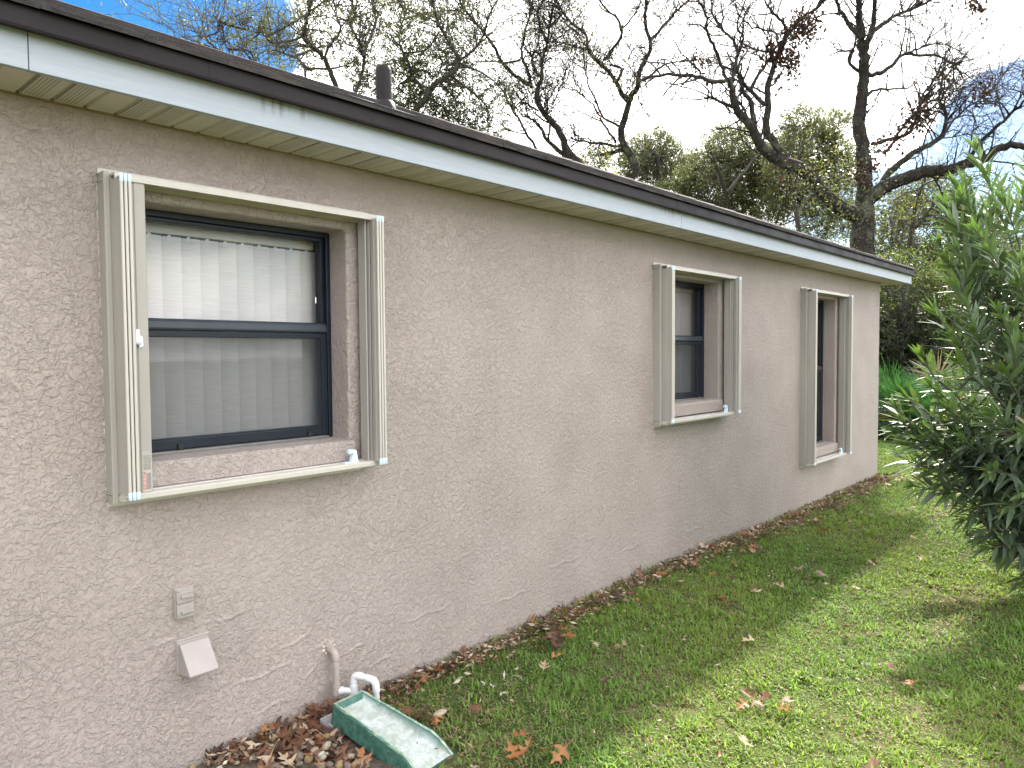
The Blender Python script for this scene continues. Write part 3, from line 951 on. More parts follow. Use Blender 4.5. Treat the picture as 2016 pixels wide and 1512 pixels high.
    g.build('guide_plate', M['white_plastic'], root)
    # thumb lock at mid height on the leading blade
    zk = zb+(0.53 if kind < 2 else 0.90)*1.0
    zk = 1.655 if kind < 2 else 1.335
    k = MB()
    k.tube([(lx+0.010, -0.100, zk), (lx+0.010, -0.112, zk), (lx+0.010, -0.118, zk), (lx+0.010, -0.1205, zk)], [0.0165, 0.0165, 0.0135, 0.007], 20)
    k.prism([(lx+0.002, zk+0.004), (lx+0.018, zk+0.004), (lx+0.016, zk+0.036), (lx+0.005, zk+0.036)], -0.1115, -0.1025, 'y')
    k.prism([(lx+0.014, zk-0.026), (lx+0.028, zk-0.020), (lx+0.026, zk+0.012), (lx+0.014, zk+0.012)], -0.1115, -0.103, 'y')
    k.build('thumb_lock', M['white_plastic'], lead, bevel=0.0012)
    # hold-back catch standing on the lower track at the right
    k = MB()
    cx = s+1.838; z = zb+0.0502
    k.box(cx-0.048, cx+0.024, -0.092, -0.066, z, z+0.005)
    k.prism([(cx-0.012, z+0.005), (cx+0.022, z+0.005), (cx+0.013, z+0.052), (cx-0.010, z+0.058), (cx-0.024, z+0.053), (cx-0.024, z+0.040), (cx-0.016, z+0.037), (cx-0.008, z+0.043), (cx-0.002, z+0.038)], -0.090, -0.070, 'y')
    k.build('catch', M['cap'], root, bevel=0.0012)
    # sticker at the foot of the leading blade
    if kind == 0:
        lb = MB(); a, b2 = lx+0.0165, lx+0.0465
        z0, z1 = zb+0.052, zb+0.187
        lb.box(a, b2, -0.1032, -0.1026, z0, z1)
        st = lb.build('warning_sticker', M['label_paper'], root)
        rd = MB(); rd.box(a+0.002, a+0.0105, -0.1038, -0.1033, z0+0.008, z0+0.066)
        rd.build('red_band', M['label_red'], st)
        text_mesh('WARNING!', 0.0108, M['label_white'], st, 'lettering', ROT_UP, Vector((a+0.0096, -0.1042, z0+0.0095)), 0.0002)
        ink = MB()
        rnd = random.Random(3)
        for c in range(7):
            xx = a+0.0125+c*0.0022; zz = z0+0.008
            while zz < z0+0.062:
                L = rnd.uniform(0.003, 0.009); ink.box(xx, xx+0.0010, -0.1036, -0.1033, zz, min(zz+L, z0+0.064)); zz += L+0.0015
        for c in range(9):
            xx = a+0.0035+c*0.0028; zz = z0+0.074
            while zz < z1-0.012:
                L = rnd.uniform(0.003, 0.010); ink.box(xx, xx+0.0010, -0.1036, -0.1033, zz, min(zz+L, z1-0.010)); zz += L+0.0015
        ink.box(a+0.002, b2-0.002, -0.1036, -0.1033, z1-0.005, z1-0.004)
        ink.build('small_print', M['label_ink'], st)
    elif kind == 1:
        lb = MB(); lb.box(lx+0.033, lx+0.047, -0.1032, -0.1026, zb+0.055, zb+0.205)
        st = lb.build('yellow_sticker', M['label_yellow'], root)
        ink = MB()
        for q in range(16):
            ink.box(lx+0.036, lx+0.044, -0.1036, -0.1033, zb+0.062+q*0.0086, zb+0.0655+q*0.0086)
        ink.build('small_print', M['label_ink'], st)
    # caulk seam along the wall beside the side rail
    c = MB(); rnd = random.Random(9+kind)
    pts = []; rad = []
    z = zb+0.03
    while z < zt-0.04:
        pts.append((xl-0.0005, -0.001, z)); rad.append(rnd.uniform(0.0006, 0.0036)); z += 0.012
    c.tube(pts, rad, 6)
    c.build('caulk_seam', M['seal'], root)
build_shutter(0.0, 1.092, 2.227, 'beige accordion storm shutter framing the near window, with a red warning sticker', 0)
build_shutter(3.478, 1.083, 2.219, 'beige accordion storm shutter around the middle window, a yellow sticker on its blade', 1)
build_shutter(6.13, 0.481, 2.218, 'tall narrow-looking beige accordion shutter nearest the far house corner', 2)

# ------------------------------------------------------------------ things on the wall
def outlet_cover():
    x0, x1, z0, z1 = 1.105, 1.174, 0.648, 0.760
    root = empty('outlet_cover', (x0, 0, z0), 'small taupe painted weatherproof outlet box cover with two flaps', 'outlet cover')
    b = MB(); b.box(x0, x1, -0.016, -0.0005, z0, z1); b.build('back_box', M['cover'], root, bevel=0.002)
    zm = (z0+z1)/2
    for a, c in ((zm+0.003, z1-0.003), (z0+0.003, zm-0.003)):
        f = MB(); f.box(x0+0.004, x1-0.003, -0.024, -0.0165, a, c)
        fl = f.build('flap', M['cover'], root, bevel=0.0015)
        za = (a+c)/2
        g = MB(); up = 1 if a > zm else -1
        g.box(x0+0.018, x1-0.006, -0.034, -0.0241, za-0.008, za+0.002)
        g.box(x0+0.012, x1-0.008, -0.0265, -0.0241, za+0.008*up, za+0.012*up)
        g.build('finger_lip', M['cover'], fl, bevel=0.001, seg=1)
    for z in (z1-0.010, z0+0.010):
        sc = MB(); sc.tube([(x0+0.009, -0.0235, z), (x0+0.009, -0.0262, z)], 0.0028, 10); sc.build('screw', M['screw'], root)
outlet_cover()

def vent_hood():
    x0, x1 = 1.117, 1.224
    zt, zb = 0.553, 0.440
    root = empty('vent_hood', (x0, 0, zb), 'taupe painted exhaust vent hood with a sloping front, low on the wall', 'vent hood')
    h = MB()
    prof = [(-0.0005, zt), (-0.020, zt), (-0.024, zt-0.004), (-0.096, zt-0.093), (-0.096, zt-0.098), (-0.090, zt-0.098), (-0.0005, zt-0.112)]
    h.prism(prof[:6]+[(-0.020, zt-0.006), (-0.0005, zt-0.006)], x0+0.0015, x1-0.0015, 'x')
    for a in (x0, x1-0.0015):
        h.prism(prof, a, a+0.0015, 'x')
    h.build('hood', M['hood'], root, bevel=0.0014)
    f = MB(); f.box(x0-0.006, x1+0.006, -0.006, -0.0003, zt-0.11, zt+0.012); f.build('wall_plate', M['cover'], root, bevel=0.002)
    i = MB(); i.box(x0+0.006, x1-0.006, -0.030, -0.0065, zt-0.095, zt-0.02); i.build('damper', M['black'], root)
    c = MB(); pts = []; rad = []
    for k in range(16):
        pts.append((x0-0.008+k*(x1-x0+0.016)/15, -0.004, zt+0.012+random.uniform(-.002, .002))); rad.append(random.uniform(.003, .006))
    c.tube(pts, rad, 7); c.build('caulk_bead', M['cover'], root)
vent_hood()

def arc(p0, corner, p1, r, n=7):
    """rounded corner between two straight runs"""
    p0, c, p1 = Vector(p0), Vector(corner), Vector(p1)
    a = (p0-c).normalized(); b = (p1-c).normalized()
    s, e = c+a*r, c+b*r
    out = []
    for k in range(n+1):
        u = k/n
        out.append(tuple(s*(1-u)**2+c*2*u*(1-u)+e*u*u))
    return out
def drain_pipe():
    root = empty('drain_pipe', (1.757, 0, 0.335), 'condensate drain pipe from the wall, taupe above and white PVC below', 'drain pipe')
    W_ = (1.752, 0.01, 0.343); E_ = (1.757, -0.050, 0.338); D_ = (1.757, -0.050, 0.175); T_ = (1.818, -0.088, 0.160); U_ = (1.820, -0.089, 0.232); O_ = (1.872, -0.172, 0.212); B_ = (1.873, -0.174, 0.085)
    r = 0.0134
    m = MB(); m.tube([W_]+arc(W_, E_, D_, 0.03)+[(1.757, -0.05, 0.19)], r, 16); m.build('painted_pipe', M['pvc_painted'], root)
    m = MB(); m.tube(arc(W_, E_, D_, 0.034), r*1.22, 16); m.tube([(1.757, -0.05, 0.272), (1.757, -0.05, 0.300)], r*1.22, 16)
    m.build('elbow', M['pvc_painted'], root)
    m = MB(); m.tube([(1.757, -0.05, 0.155), (1.757, -0.05, 0.205)], r*1.24, 16); m.build('elbow', M['pvc_painted'], root)
    m = MB(); m.tube([(1.757, -0.05, 0.172), T_], r, 16); m.tube([(1.764, -0.054, 0.170), (1.782, -0.066, 0.168)], r*1.25, 16); m.build('white_pipe', M['pvc_white'], root)
    m = MB(); m.tube([(T_[0], T_[1], 0.128), (T_[0], T_[1], 0.188)], r*1.28, 16); m.build('tee', M['pvc_white'], root)
    m = MB(); m.tube([(T_[0], T_[1], 0.18)]+arc(T_, U_, O_, 0.02)+[O_], r*0.98, 16); m.build('white_pipe', M['pvc_white'], root)
    m = MB(); m.tube([(T_[0]+.001, T_[1], 0.198)]+arc(T_, U_, O_, 0.026)+[tuple(Vector(U_).lerp(Vector(O_), 0.42))], r*1.2, 16); m.build('elbow', M['pvc_white'], root)
    m = MB(); m.tube([tuple(Vector(U_).lerp(Vector(O_), 0.55))]+arc(U_, O_, B_, 0.028)+[(B_[0], B_[1], 0.165)], r*1.2, 16)
    m.tube([(B_[0], B_[1], 0.17), B_], r*0.98, 16); m.build('elbow', M['pvc_white'], root)
    # hole in the stucco with crumbling edge
    m = MB()
    for k in range(9):
        a = 2*math.pi*k/9
        rr = 0.022+random.uniform(0, .008)
        m.tube([(1.752+rr*math.cos(a)*0.9, 0.002, 0.347+rr*math.sin(a)), (1.752+rr*math.cos(a)*1.2, -0.006, 0.35+rr*math.sin(a)*1.25)], [0.009, 0.004], 6)
    m.build('wall_patch', M['seal'], root)
    m = MB(); m.tube([(1.750, -0.0006, 0.350), (1.750, -0.0025, 0.350)], 0.020, 14); m.build('hole_rim', M['black'], root)
drain_pipe()

# ------------------------------------------------------------------ splash block on its paver
def splash_block():
    root = empty('splash_block', (1.75, -0.4, 0.07), 'green splash block with bleached white trough, tilted below the drain pipe', 'splash block')
    A = Vector((1.735, -0.180, 0)); Bv = Vector((1.772, -0.665, 0))
    ax = (Bv-A); L = ax.length; ax.normalize(); sd_ = Vector((-ax.y, ax.x, 0))   # sd_ points to +x
    def P(u, w, z): # u 0..1 along, w metres sideways
        p = A+ax*(L*u)+sd_*w
        return (p.x, p.y, z)
    # stations along the length: outer half width, rail top z, floor z, bottom z
    st = []
    for k in range(15):
        u = k/14
        hw = 0.078+0.020*u
        rail = 0.190-0.072*u
        if u > 0.80: rail -= 0.042*((u-0.80)/0.20)**1.3
        floor = 0.170-0.094*u
        bot = 0.108-0.062*u
        st.append((u, hw, rail, max(floor, bot+0.012), bot))
    mb = MB()
    ringn = 10
    vs = []; rw = 0.014
    rnd = random.Random(2)
    for (u, hw, rail, fl, bot) in st:
        j = lambda: rnd.uniform(-.0016, .0016)
        vs += [P(u, -hw-0.010, bot), P(u, -hw-0.002, rail-0.006+j()), P(u, -hw+0.003, rail+j()), P(u, -hw+rw-.002, rail-0.001+j()), P(u, -hw+rw+0.010, fl+j()),
               P(u, hw-rw-0.010, fl+j()), P(u, hw-rw+.002, rail-0.001+j()), P(u, hw-0.003, rail+j()), P(u, hw+0.002, rail-0.006+j()), P(u, hw+0.010, bot)]
    fs = []; floor_faces = []
    n = len(st)
    for i in range(n-1):
        for k in range(ringn):
            k2 = (k+1) % ringn
            fs.append((i*ringn+k, i*ringn+k2, (i+1)*ringn+k2, (i+1)*ringn+k))
            if k == 4: floor_faces.append(len(fs)-1)
    mb.add(vs, fs)
    # back wall
    u, hw, rail, fl, bot = st[0]
    b0 = len(mb.v)
    mb.add([P(-0.045, -hw-0.006, bot), P(-0.030, -hw+0.004, rail), P(-0.030, hw-0.004, rail), P(-0.045, hw+0.006, bot),
            P(0.0, -hw+0.003, rail), P(0.0, hw-0.003, rail), P(0.03, -hw+rw+0.010, fl-.002), P(0.03, hw-rw-0.010, fl-.002), P(0, -hw-.010, bot), P(0, hw+.010, bot), P(0, -hw-.002, rail-.006), P(0, hw+.002, rail-.006)],
           [(0, 3, 2, 1), (1, 2, 5, 4), (4, 5, 7, 6), (0, 1, 10, 8), (1, 4, 10), (3, 9, 11, 2), (2, 11, 5), (0, 8, 9, 3)])
    e = (n-1)*ringn
    mb.add([mb.v[e+k] for k in range(ringn)], [(0, 1, 2, 3, 4, 5, 6, 7, 8, 9)])
    o = mb.build('trough', M['splash'], root)
    me = o.data
    a = me.attributes.new('floor', 'FLOAT', 'POINT')
    val = [0.0]*len(me.vertices)
    for i in range(n):
        val[i*ringn+4] = 1.0; val[i*ringn+5] = 1.0
    a.data.foreach_set('value', val)
    pv = MB()
    c = Vector((1.720, -0.150, 0))
    def q(u, w, z):
        p = c+ax*u+sd_*w
        return (p.x, p.y, z)
    pv.add([q(-.05, -.085, .06), q(.075, -.085, .055), q(.075, .085, .055), q(-.05, .085, .06), q(-.05, -.08, .116), q(.075, -.08, .101), q(.075, .08, .101), q(-.05, .08, .116)],
           [(0, 3, 2, 1), (4, 5, 6, 7), (0, 1, 5, 4), (1, 2, 6, 5), (2, 3, 7, 6), (3, 0, 4, 7)])
    po = pv.build('paver', M['paver'], None, bevel=0.004)
    tag(po, 'grey concrete paver propping up the back of the green splash block', 'paver')
splash_block()

# ------------------------------------------------------------------ plants: vector helpers
def norm(a):
    return a/np.maximum(np.linalg.norm(a, axis=-1, keepdims=True), 1e-9)
def tubes(P, Rr, sides):
    """P (m,k,3) centre lines, Rr (m,k) radii -> vertices, quads"""
    m, k, _ = P.shape
    T = np.empty_like(P)
    T[:, 1:-1] = P[:, 2:]-P[:, :-2]; T[:, 0] = P[:, 1]-P[:, 0]; T[:, -1] = P[:, -1]-P[:, -2]
    T = norm(T)
    ref = np.where(np.abs(T[:, :1, 2:3]) > 0.9, np.array([1., 0, 0]), np.array([0, 0, 1.]))
    ref = np.repeat(ref, k, 1)
    U = norm(np.cross(T, ref)); W = np.cross(T, U)
    a = np.arange(sides)*2*np.pi/sides
    V = P[:, :, None]+Rr[:, :, None, None]*(U[:, :, None]*np.cos(a)[:, None]+W[:, :, None]*np.sin(a)[:, None])
    idx = np.arange(m*k*sides).reshape(m, k, sides)
    A = idx[:, :-1]; Bq = idx[:, 1:]
    F = np.stack([A, np.roll(A, -1, 2), np.roll(Bq, -1, 2), Bq], -1).reshape(-1, 4)
    return V.reshape(-1, 3), F
def resample(pts, n):
    pts = np.asarray(pts, float)
    # Catmull-Rom through the points
    p = np.vstack([2*pts[0]-pts[1], pts, 2*pts[-1]-pts[-2]])
    seg = len(pts)-1
    out = []
    for u in np.linspace(0, seg-1e-6, n):
        i = int(u); t = u-i
        a, b, c, d = p[i], p[i+1], p[i+2], p[i+3]
        out.append(0.5*((2*b)+(c-a)*t+(2*a-5*b+4*c-d)*t*t+(3*b-a-3*c+d)*t**3))
    return np.array(out)
def sprout(rng, P, Rr, n, lo, hi, K, spread, up, r_max, tip, droop=0.0, wig=0.22, tmin=0.25, wpow=1.0):
    """n side shoots from the branches P"""
    m, k, _ = P.shape
    L = np.linalg.norm(np.diff(P, axis=1), axis=2).sum(1)**wpow
    i = rng.choice(m, n, p=L/L.sum())
    t = tmin+(1-tmin)*rng.random(n)**0.8
    f = t*(k-1.001); j = f.astype(int); u = (f-j)[:, None]
    p0 = P[i, j]*(1-u)+P[i, j+1]*u
    r0 = Rr[i, j]*(1-u[:, 0])+Rr[i, j+1]*u[:, 0]
    tg = norm(P[i, j+1]-P[i, j])
    rp = rng.normal(size=(n, 3)); rp = norm(rp-tg*(rp*tg).sum(1, keepdims=True))
    d = norm(tg*(1-spread)+rp*spread+np.array([0, 0, 1.])*up)
    ln = lo+(hi-lo)*rng.random(n)**1.4
    Q = np.empty((n, K, 3)); Q[:, 0] = p0
    step = (ln/(K-1))[:, None]
    for q in range(1, K):
        d = norm(d+rng.normal(size=(n, 3))*wig+np.array([0, 0, 1.])*(up*0.12-droop*q/K))
        Q[:, q] = Q[:, q-1]+d*step
    r1 = np.minimum(r0*0.75, r_max)
    rad = r1[:, None]*(1-np.linspace(0, 1, K)[None]*0.8)
    rad = np.maximum(rad, tip)
    return Q, rad
def leaf_quads(rng, p, d, length, width, col, fold=0.0):
    """one folded diamond per leaf"""
    n = len(p)
    d = norm(d)
    w = norm(np.cross(d, rng.normal(size=(n, 3))))
    L = length[:, None] if hasattr(length, '__len__') else length
    W_ = width[:, None] if hasattr(width, '__len__') else width
    V = np.stack([p, p+d*L*0.45+w*W_*0.5, p+d*L, p+d*L*0.45-w*W_*0.5], 1).reshape(-1, 3)
    F = np.arange(4*n).reshape(n, 4)
    return V, F, np.repeat(col, 4, 0)
def leafcols(rng, n, base, var=0.25, extra=None, frac=0.0):
    c = np.array(base)[None]*(1+rng.normal(size=(n, 1))*var)*(1+rng.normal(size=(n, 3))*0.07)
    if extra is not None and frac > 0:
        k = rng.random(n) < frac
        c[k] = np.array(extra)[None]*(1+rng.normal(size=(k.sum(), 1))*0.2)
    return np.clip(c, 0.004, 0.9)
class Trace:
    """main limbs of one tree; each limb is given where the photo shows it and gets its own distance and thickness"""
    def __init__(self, depth, seed):
        self.D = depth; self.rng = np.random.default_rng(seed)
        self.pix = None; self.paths = []; self.V = []; self.alt = 1
    def limb(self, pts, w0, w1, slope=None, n=None):
        pts = np.asarray(pts, float)
        if self.pix is None:
            d0 = self.D
        else:
            k = np.argmin(((self.pix[:, :2]-pts[0])**2).sum(1)); d0 = self.pix[k, 2]
        if slope is None:
            self.alt = -self.alt
            slope = self.alt*self.rng.uniform(0.25, 0.7)
        seg = np.concatenate([[0], np.cumsum(np.linalg.norm(np.diff(pts, axis=0), axis=1))])
        dep = d0+slope*seg/FPX*self.D
        n = n or max(6, int(seg[-1]/9))
        q = resample(np.column_stack([pts, dep]), n)
        W3 = np.array([at(a, b, c) for a, b, c in q])
        wob = self.rng.normal(size=W3.shape)*0.012; wob[0] = 0
        W3 = W3+wob
        u = np.linspace(0, 1, n)
        rad = (w0*(1-u)+w1*u)/2/FPX*q[:, 2]
        self.pix = q if self.pix is None else np.vstack([self.pix, q])
        self.paths.append((W3, rad))
        return self
    def batch(self, K=12):
        P = []; Q = []
        for W3, r in self.paths:
            u = np.linspace(0, len(W3)-1.001, K); i = u.astype(int); t = (u-i)[:, None]
            P.append(W3[i]*(1-t)+W3[i+1]*t); Q.append(r[i]*(1-t[:, 0])+r[i+1]*t[:, 0])
        return np.array(P), np.array(Q)
    def trunk_geo(self, sides=10):
        parts = [tubes(W3[None], r[None], sides) for W3, r in self.paths]
        W3, r = self.paths[0]
        b = W3[0]; g = float(GZ)-0.2
        z = np.linspace(g, b[2], 9)
        P = np.stack([np.full(9, b[0])+0.05*np.sin(z*1.3), np.full(9, b[1]), z], 1)
        P[-1] = b
        rr = r[0]*(1+0.7*np.exp(-(z-g)*2.2))*np.linspace(1.12, 1.0, 9)
        parts.append(tubes(P[None], rr[None], sides+2))
        return merge([(p[0], p[1]) for p in parts])[:2], (b[0], b[1], GZ)

def make_tree(tr, label, group, shoots, leaves, bark='bark', extra_parts=None, name='tree', cat='tree'):
    """shoots: list of sprout levels; leaves: dict; gives tree > trunk, twigs, crown"""
    rng = tr.rng
    (V, F), base = tr.trunk_geo()
    root = empty(name, base, label, cat, group)
    link('trunk', mesh_np('trunk', V, F, smooth=True), M[bark], root)
    P, Rr = tr.batch()
    lv = [(P, Rr)]
    tw = []
    for s in shoots:
        src = lv[s.pop('src', -1)]
        sides = s.pop('sides', 4)
        Q, q = sprout(rng, src[0], src[1], **s)
        lv.append((Q, q)); tw.append(tubes(Q, q, sides))
    V, F, _ = merge(tw)
    link('twigs', mesh_np('twigs', V, F, smooth=True), M[bark], root)
    parts = []
    for lf in leaves:
        Q, q = lv[lf['level']]
        n = lf['n']
        i = rng.integers(0, len(Q), n)
        if lf.get('where') is not None:
            keep = lf['where'](Q[:, -1])
            pool = np.nonzero(keep)[0]
            if len(pool) == 0: continue
            i = rng.choice(pool, n)
        t = rng.random(n)**0.6*(Q.shape[1]-1.01); j = t.astype(int); u = (t-j)[:, None]
        p = Q[i, j]*(1-u)+Q[i, j+1]*u+rng.normal(size=(n, 3))*lf.get('jit', 0.03)
        d = norm(Q[i, j+1]-Q[i, j])+rng.normal(size=(n, 3))*0.8+np.array([0, 0, lf.get('up', 0.0)])
        ln = lf['len']*(0.6+0.8*rng.random(n))
        parts.append(leaf_quads(rng, p, d, ln, ln*lf.get('asp', 0.4), leafcols(rng, n, lf['col'], 0.28, lf.get('extra'), lf.get('frac', 0))))
    if extra_parts: parts += extra_parts(rng)
    if parts:
        V, F, C = merge(parts)
        link('crown', mesh_np('crown', V, F, C), M['foliage'], root)
    return root

def spray_cluster(rng, centre, rad, n_tw, tw_len, leaf_n, leaf_len, col, asp=0.42, extra=None, frac=0.0, shell=0.55):
    """a leafy clump: short twigs through an uneven ellipsoid, leaves along them"""
    c = np.asarray(centre); rad = np.asarray(rad, float)
    d = norm(rng.normal(size=(n_tw, 3)))
    # uneven outline: a few lobes
    lobes = norm(rng.normal(size=(7, 3)))
    bulge = 0.72+0.4*np.max(np.clip(d@lobes.T, 0, 1)**4, axis=1)
    rr = (shell+(1-shell)*rng.random(n_tw))*bulge*rng.random(n_tw)**0.25
    p0 = c+d*rr[:, None]*rad
    dd = norm(d+rng.normal(size=(n_tw, 3))*0.7+np.array([0, 0, 0.25]))
    K = 4
    Q = np.empty((n_tw, K, 3)); Q[:, 0] = p0
    for q in range(1, K):
        dd = norm(dd+rng.normal(size=dd.shape)*0.3)
        Q[:, q] = Q[:, q-1]+dd*(tw_len/(K-1))*(0.6+0.8*rng.random((n_tw, 1)))
    n = leaf_n
    i = rng.integers(0, n_tw, n); t = rng.random(n)*(K-1.01); j = t.astype(int); u = (t-j)[:, None]
    p = Q[i, j]*(1-u)+Q[i, j+1]*u+rng.normal(size=(n, 3))*0.03
    dl = norm(Q[i, j+1]-Q[i, j])+rng.normal(size=(n, 3))*0.9
    shade = (0.8+0.4*rng.random(n_tw))[i][:, None]
    ln = leaf_len*(0.6+0.8*rng.random(n))
    return leaf_quads(rng, p, dl, ln, ln*asp, leafcols(rng, n, col, 0.2, extra, frac)*shade), tubes(Q, np.full((n_tw, K), 0.004)*np.linspace(1.5, 0.6, K), 3)

def ZA(x, y): return (1250+x/2.632, y/2.632)
def ZB(x, y): return (850+x/3.665, y/3.665)
def ZC(x, y): return (300+x/2.88, y/2.88)
def zz(f, *pts): return [f(*p) for p in pts]

# ------------------------------------------------------------------ the big bare oak behind the far corner
def big_oak():
    t = Trace(16.3, 21)
    t.limb([(1694, 520), (1698, 494), (1700, 418), (1703, 360), (1700, 300), (1691, 243), (1697, 190), (1702, 144), (1700, 106), (1696, 76), (1692, 30), (1689, 0), (1686, -60), (1690, -160), (1676, -260)], 46, 8, 0.1, 60)
    # taper of the bole is stronger near its fork
    W3, r = t.paths[0]; u = np.linspace(0, 1, len(r)); r[:] = np.interp(u, [0, .12, .2, .35, .5, .65, .8, 1], [.27, .255, .17, .14, .115, .095, .055, .02])
    L = t.limb
    L(zz(ZA, (1185, 280), (1215, 190), (1240, 80), (1245, -20), (1290, -160), (1280, -380)), 13, 4)
    L(zz(ZA, (1215, 190), (1260, 140), (1330, 90), (1430, 50), (1530, 0), (1640, -80)), 9, 4)
    L(zz(ZA, (1160, 190), (1110, 130), (1070, 60), (1040, 0), (1000, -120), (1020, -300)), 9, 4)
    L(zz(ZA, (1170, 375), (1120, 340), (1110, 290), (1135, 260)), 7, 5)
    L(zz(ZA, (1135, 270), (1110, 265), (1040, 270), (990, 295)), 5, 2)
    L(zz(ZA, (1210, 390), (1280, 375), (1340, 335), (1380, 285), (1450, 285), (1560, 290), (1640, 320), (1700, 400)), 9, 3)
    L(zz(ZA, (1400, 285), (1500, 240), (1600, 230), (1720, 290)), 4, 2)
    L(zz(ZA, (1205, 495), (1260, 460), (1340, 465), (1420, 455), (1450, 420)), 6, 2)
    L(zz(ZA, (1190, 1050), (1260, 990), (1340, 945), (1440, 910), (1550, 885), (1630, 880), (1710, 850), (1810, 825), (1880, 770), (1960, 755), (2050, 760), (2200, 700), (2400, 650)), 30, 7, -0.3)
    L(zz(ZA, (1260, 990), (1300, 920), (1370, 850), (1450, 790), (1540, 740), (1600, 690), (1610, 600), (1580, 500), (1600, 400)), 15, 4, 0.3)
    L(zz(ZA, (1730, 830), (1790, 740), (1880, 650), (1960, 580), (2030, 510), (2120, 380)), 8, 4)
    L(zz(ZA, (1230, 745), (1330, 720), (1420, 690), (1460, 600), (1490, 500), (1570, 380)), 8, 3)
    L(zz(ZA, (1290, 800), (1340, 740), (1430, 600), (1560, 560), (1640, 560)), 6, 2)
    L(zz(ZA, (1550, 740), (1640, 640), (1720, 560), (1840, 480), (1930, 360)), 5, 2)
    L(zz(ZA, (1400, 640), (1470, 560), (1560, 400), (1600, 300), (1700, 160)), 4, 2)
    L(zz(ZA, (1520, 890), (1560, 940), (1600, 1005)), 5, 2)
    # the low limb to the left and its risers
    L(zz(ZA, (1165, 1120), (1090, 1090), (1000, 1030), (920, 930), (850, 870), (750, 830), (690, 800), (640, 740), (610, 660), (560, 610), (520, 560), (505, 470), (480, 410)), 31, 11, -0.25, 46)
    L(zz(ZA, (480, 410), (430, 425), (350, 410), (290, 395), (210, 385), (130, 390), (60, 400), (20, 430)), 9, 4, -0.2)
    L(zz(ZA, (470, 400), (440, 320), (400, 220), (370, 160), (370, 80), (330, 0), (300, -120)), 7, 3)
    L(zz(ZA, (505, 420), (530, 300), (510, 210), (470, 170), (410, 90), (390, -40)), 7, 3)
    L(zz(ZA, (530, 300), (560, 200), (530, 130), (560, 40), (600, -80)), 5, 2)
    L(zz(ZA, (790, 850), (720, 730), (680, 680), (690, 560), (690, 480), (700, 400), (740, 290), (780, 190), (860, 90), (950, 40), (1010, -60)), 17, 4, 0.15, 30)
    L(zz(ZA, (620, 640), (600, 530), (560, 470), (545, 400), (520, 300)), 11, 4)
    L(zz(ZA, (670, 540), (620, 490), (570, 440), (545, 380)), 9, 5)
    L(zz(ZA, (600, 470), (640, 390), (690, 320), (720, 270)), 7, 4)
    L(zz(ZA, (780, 190), (770, 120), (720, 70), (680, 20), (650, -60)), 7, 3)
    L(zz(ZA, (750, 250), (730, 170), (660, 150), (600, 140), (560, 90), (520, 70)), 5, 2)
    L(zz(ZA, (705, 270), (640, 265), (560, 230), (540, 200)), 5, 2)
    L(zz(ZA, (500, 550), (430, 520), (375, 505)), 7, 4)
    L(zz(ZA, (350, 410), (320, 350), (250, 290), (200, 200)), 4, 2)
    L(zz(ZA, (210, 385), (150, 330), (60, 320), (0, 290)), 4, 2)
    ph = [ZA(860, 130), ZA(890, 160), ZA(800, 300), ZA(780, 370), ZA(740, 260), ZA(320, 330), ZA(1450, 620), ZA(1470, 600), ZA(1400, 690), ZA(1790, 480), ZA(1760, 20), ZA(1600, 380), ZA(1160, 900), ZA(1200, 860), ZA(1280, 770), ZA(800, 880), ZA(690, 290)]
    ns = [260, 200, 200, 120, 120, 110, 150, 90, 70, 120, 140, 50, 120, 90, 60, 70, 90]
    def clumps(rng):
        out = []
        for (x, y, n) in ((1000, 900, 220), (860, 950, 260), (1020, 1060, 260), (950, 1000, 200), (1130, 1000, 160), (1270, 880, 140), (1080, 820, 140), (1330, 1080, 260), (1260, 1180, 240), (1080, 1200, 200), (900, 860, 150), (1420, 1020, 180)):
            c = at(*ZA(x, y), 15.8+rng.uniform(-.3, .5))
            p = c+rng.normal(size=(n, 3))*0.32
            ln = 0.065*(0.6+0.8*rng.random(n))
            out.append(leaf_quads(rng, p, rng.normal(size=(n, 3)), ln, ln*0.45, leafcols(rng, n, (0.085, 0.092, 0.05), 0.3, (0.34, 0.26, 0.04), 0.012)))
        for (px, py), n in zip(ph, ns):
            c = at(px, py, 16.3+rng.uniform(-.6, .6))
            p = c+rng.normal(size=(n, 3))*np.array([0.16, 0.16, 0.17])
            d = rng.normal(size=(n, 3))+np.array([0, 0, -0.6])
            ln = 0.11*(0.6+0.7*rng.random(n))
            out.append(leaf_quads(rng, p, d, ln, ln*0.5, leafcols(rng, n, (0.030, 0.012, 0.009), 0.35)))
        return out
    make_tree(t, 'big leafless oak with a forked dark trunk behind the far end of the roof', None,
              [dict(n=430, lo=0.5, hi=1.9, K=7, spread=0.6, up=0.25, r_max=0.022, tip=0.006, sides=4),
               dict(n=2300, lo=0.35, hi=1.1, K=6, spread=0.62, up=0.15, r_max=0.010, tip=0.0035, sides=3, wig=0.3),
               dict(n=9000, lo=0.15, hi=0.7, K=5, spread=0.65, up=0.1, r_max=0.0055, tip=0.0022, sides=3, wig=0.35)],
              [dict(level=3, n=900, len=0.075, col=(0.07, 0.035, 0.02), jit=0.02),
               dict(level=2, n=500, len=0.08, col=(0.10, 0.11, 0.03), jit=0.02, where=lambda q: q[:, 2] < 5.2)], 'bark', clumps)
big_oak()

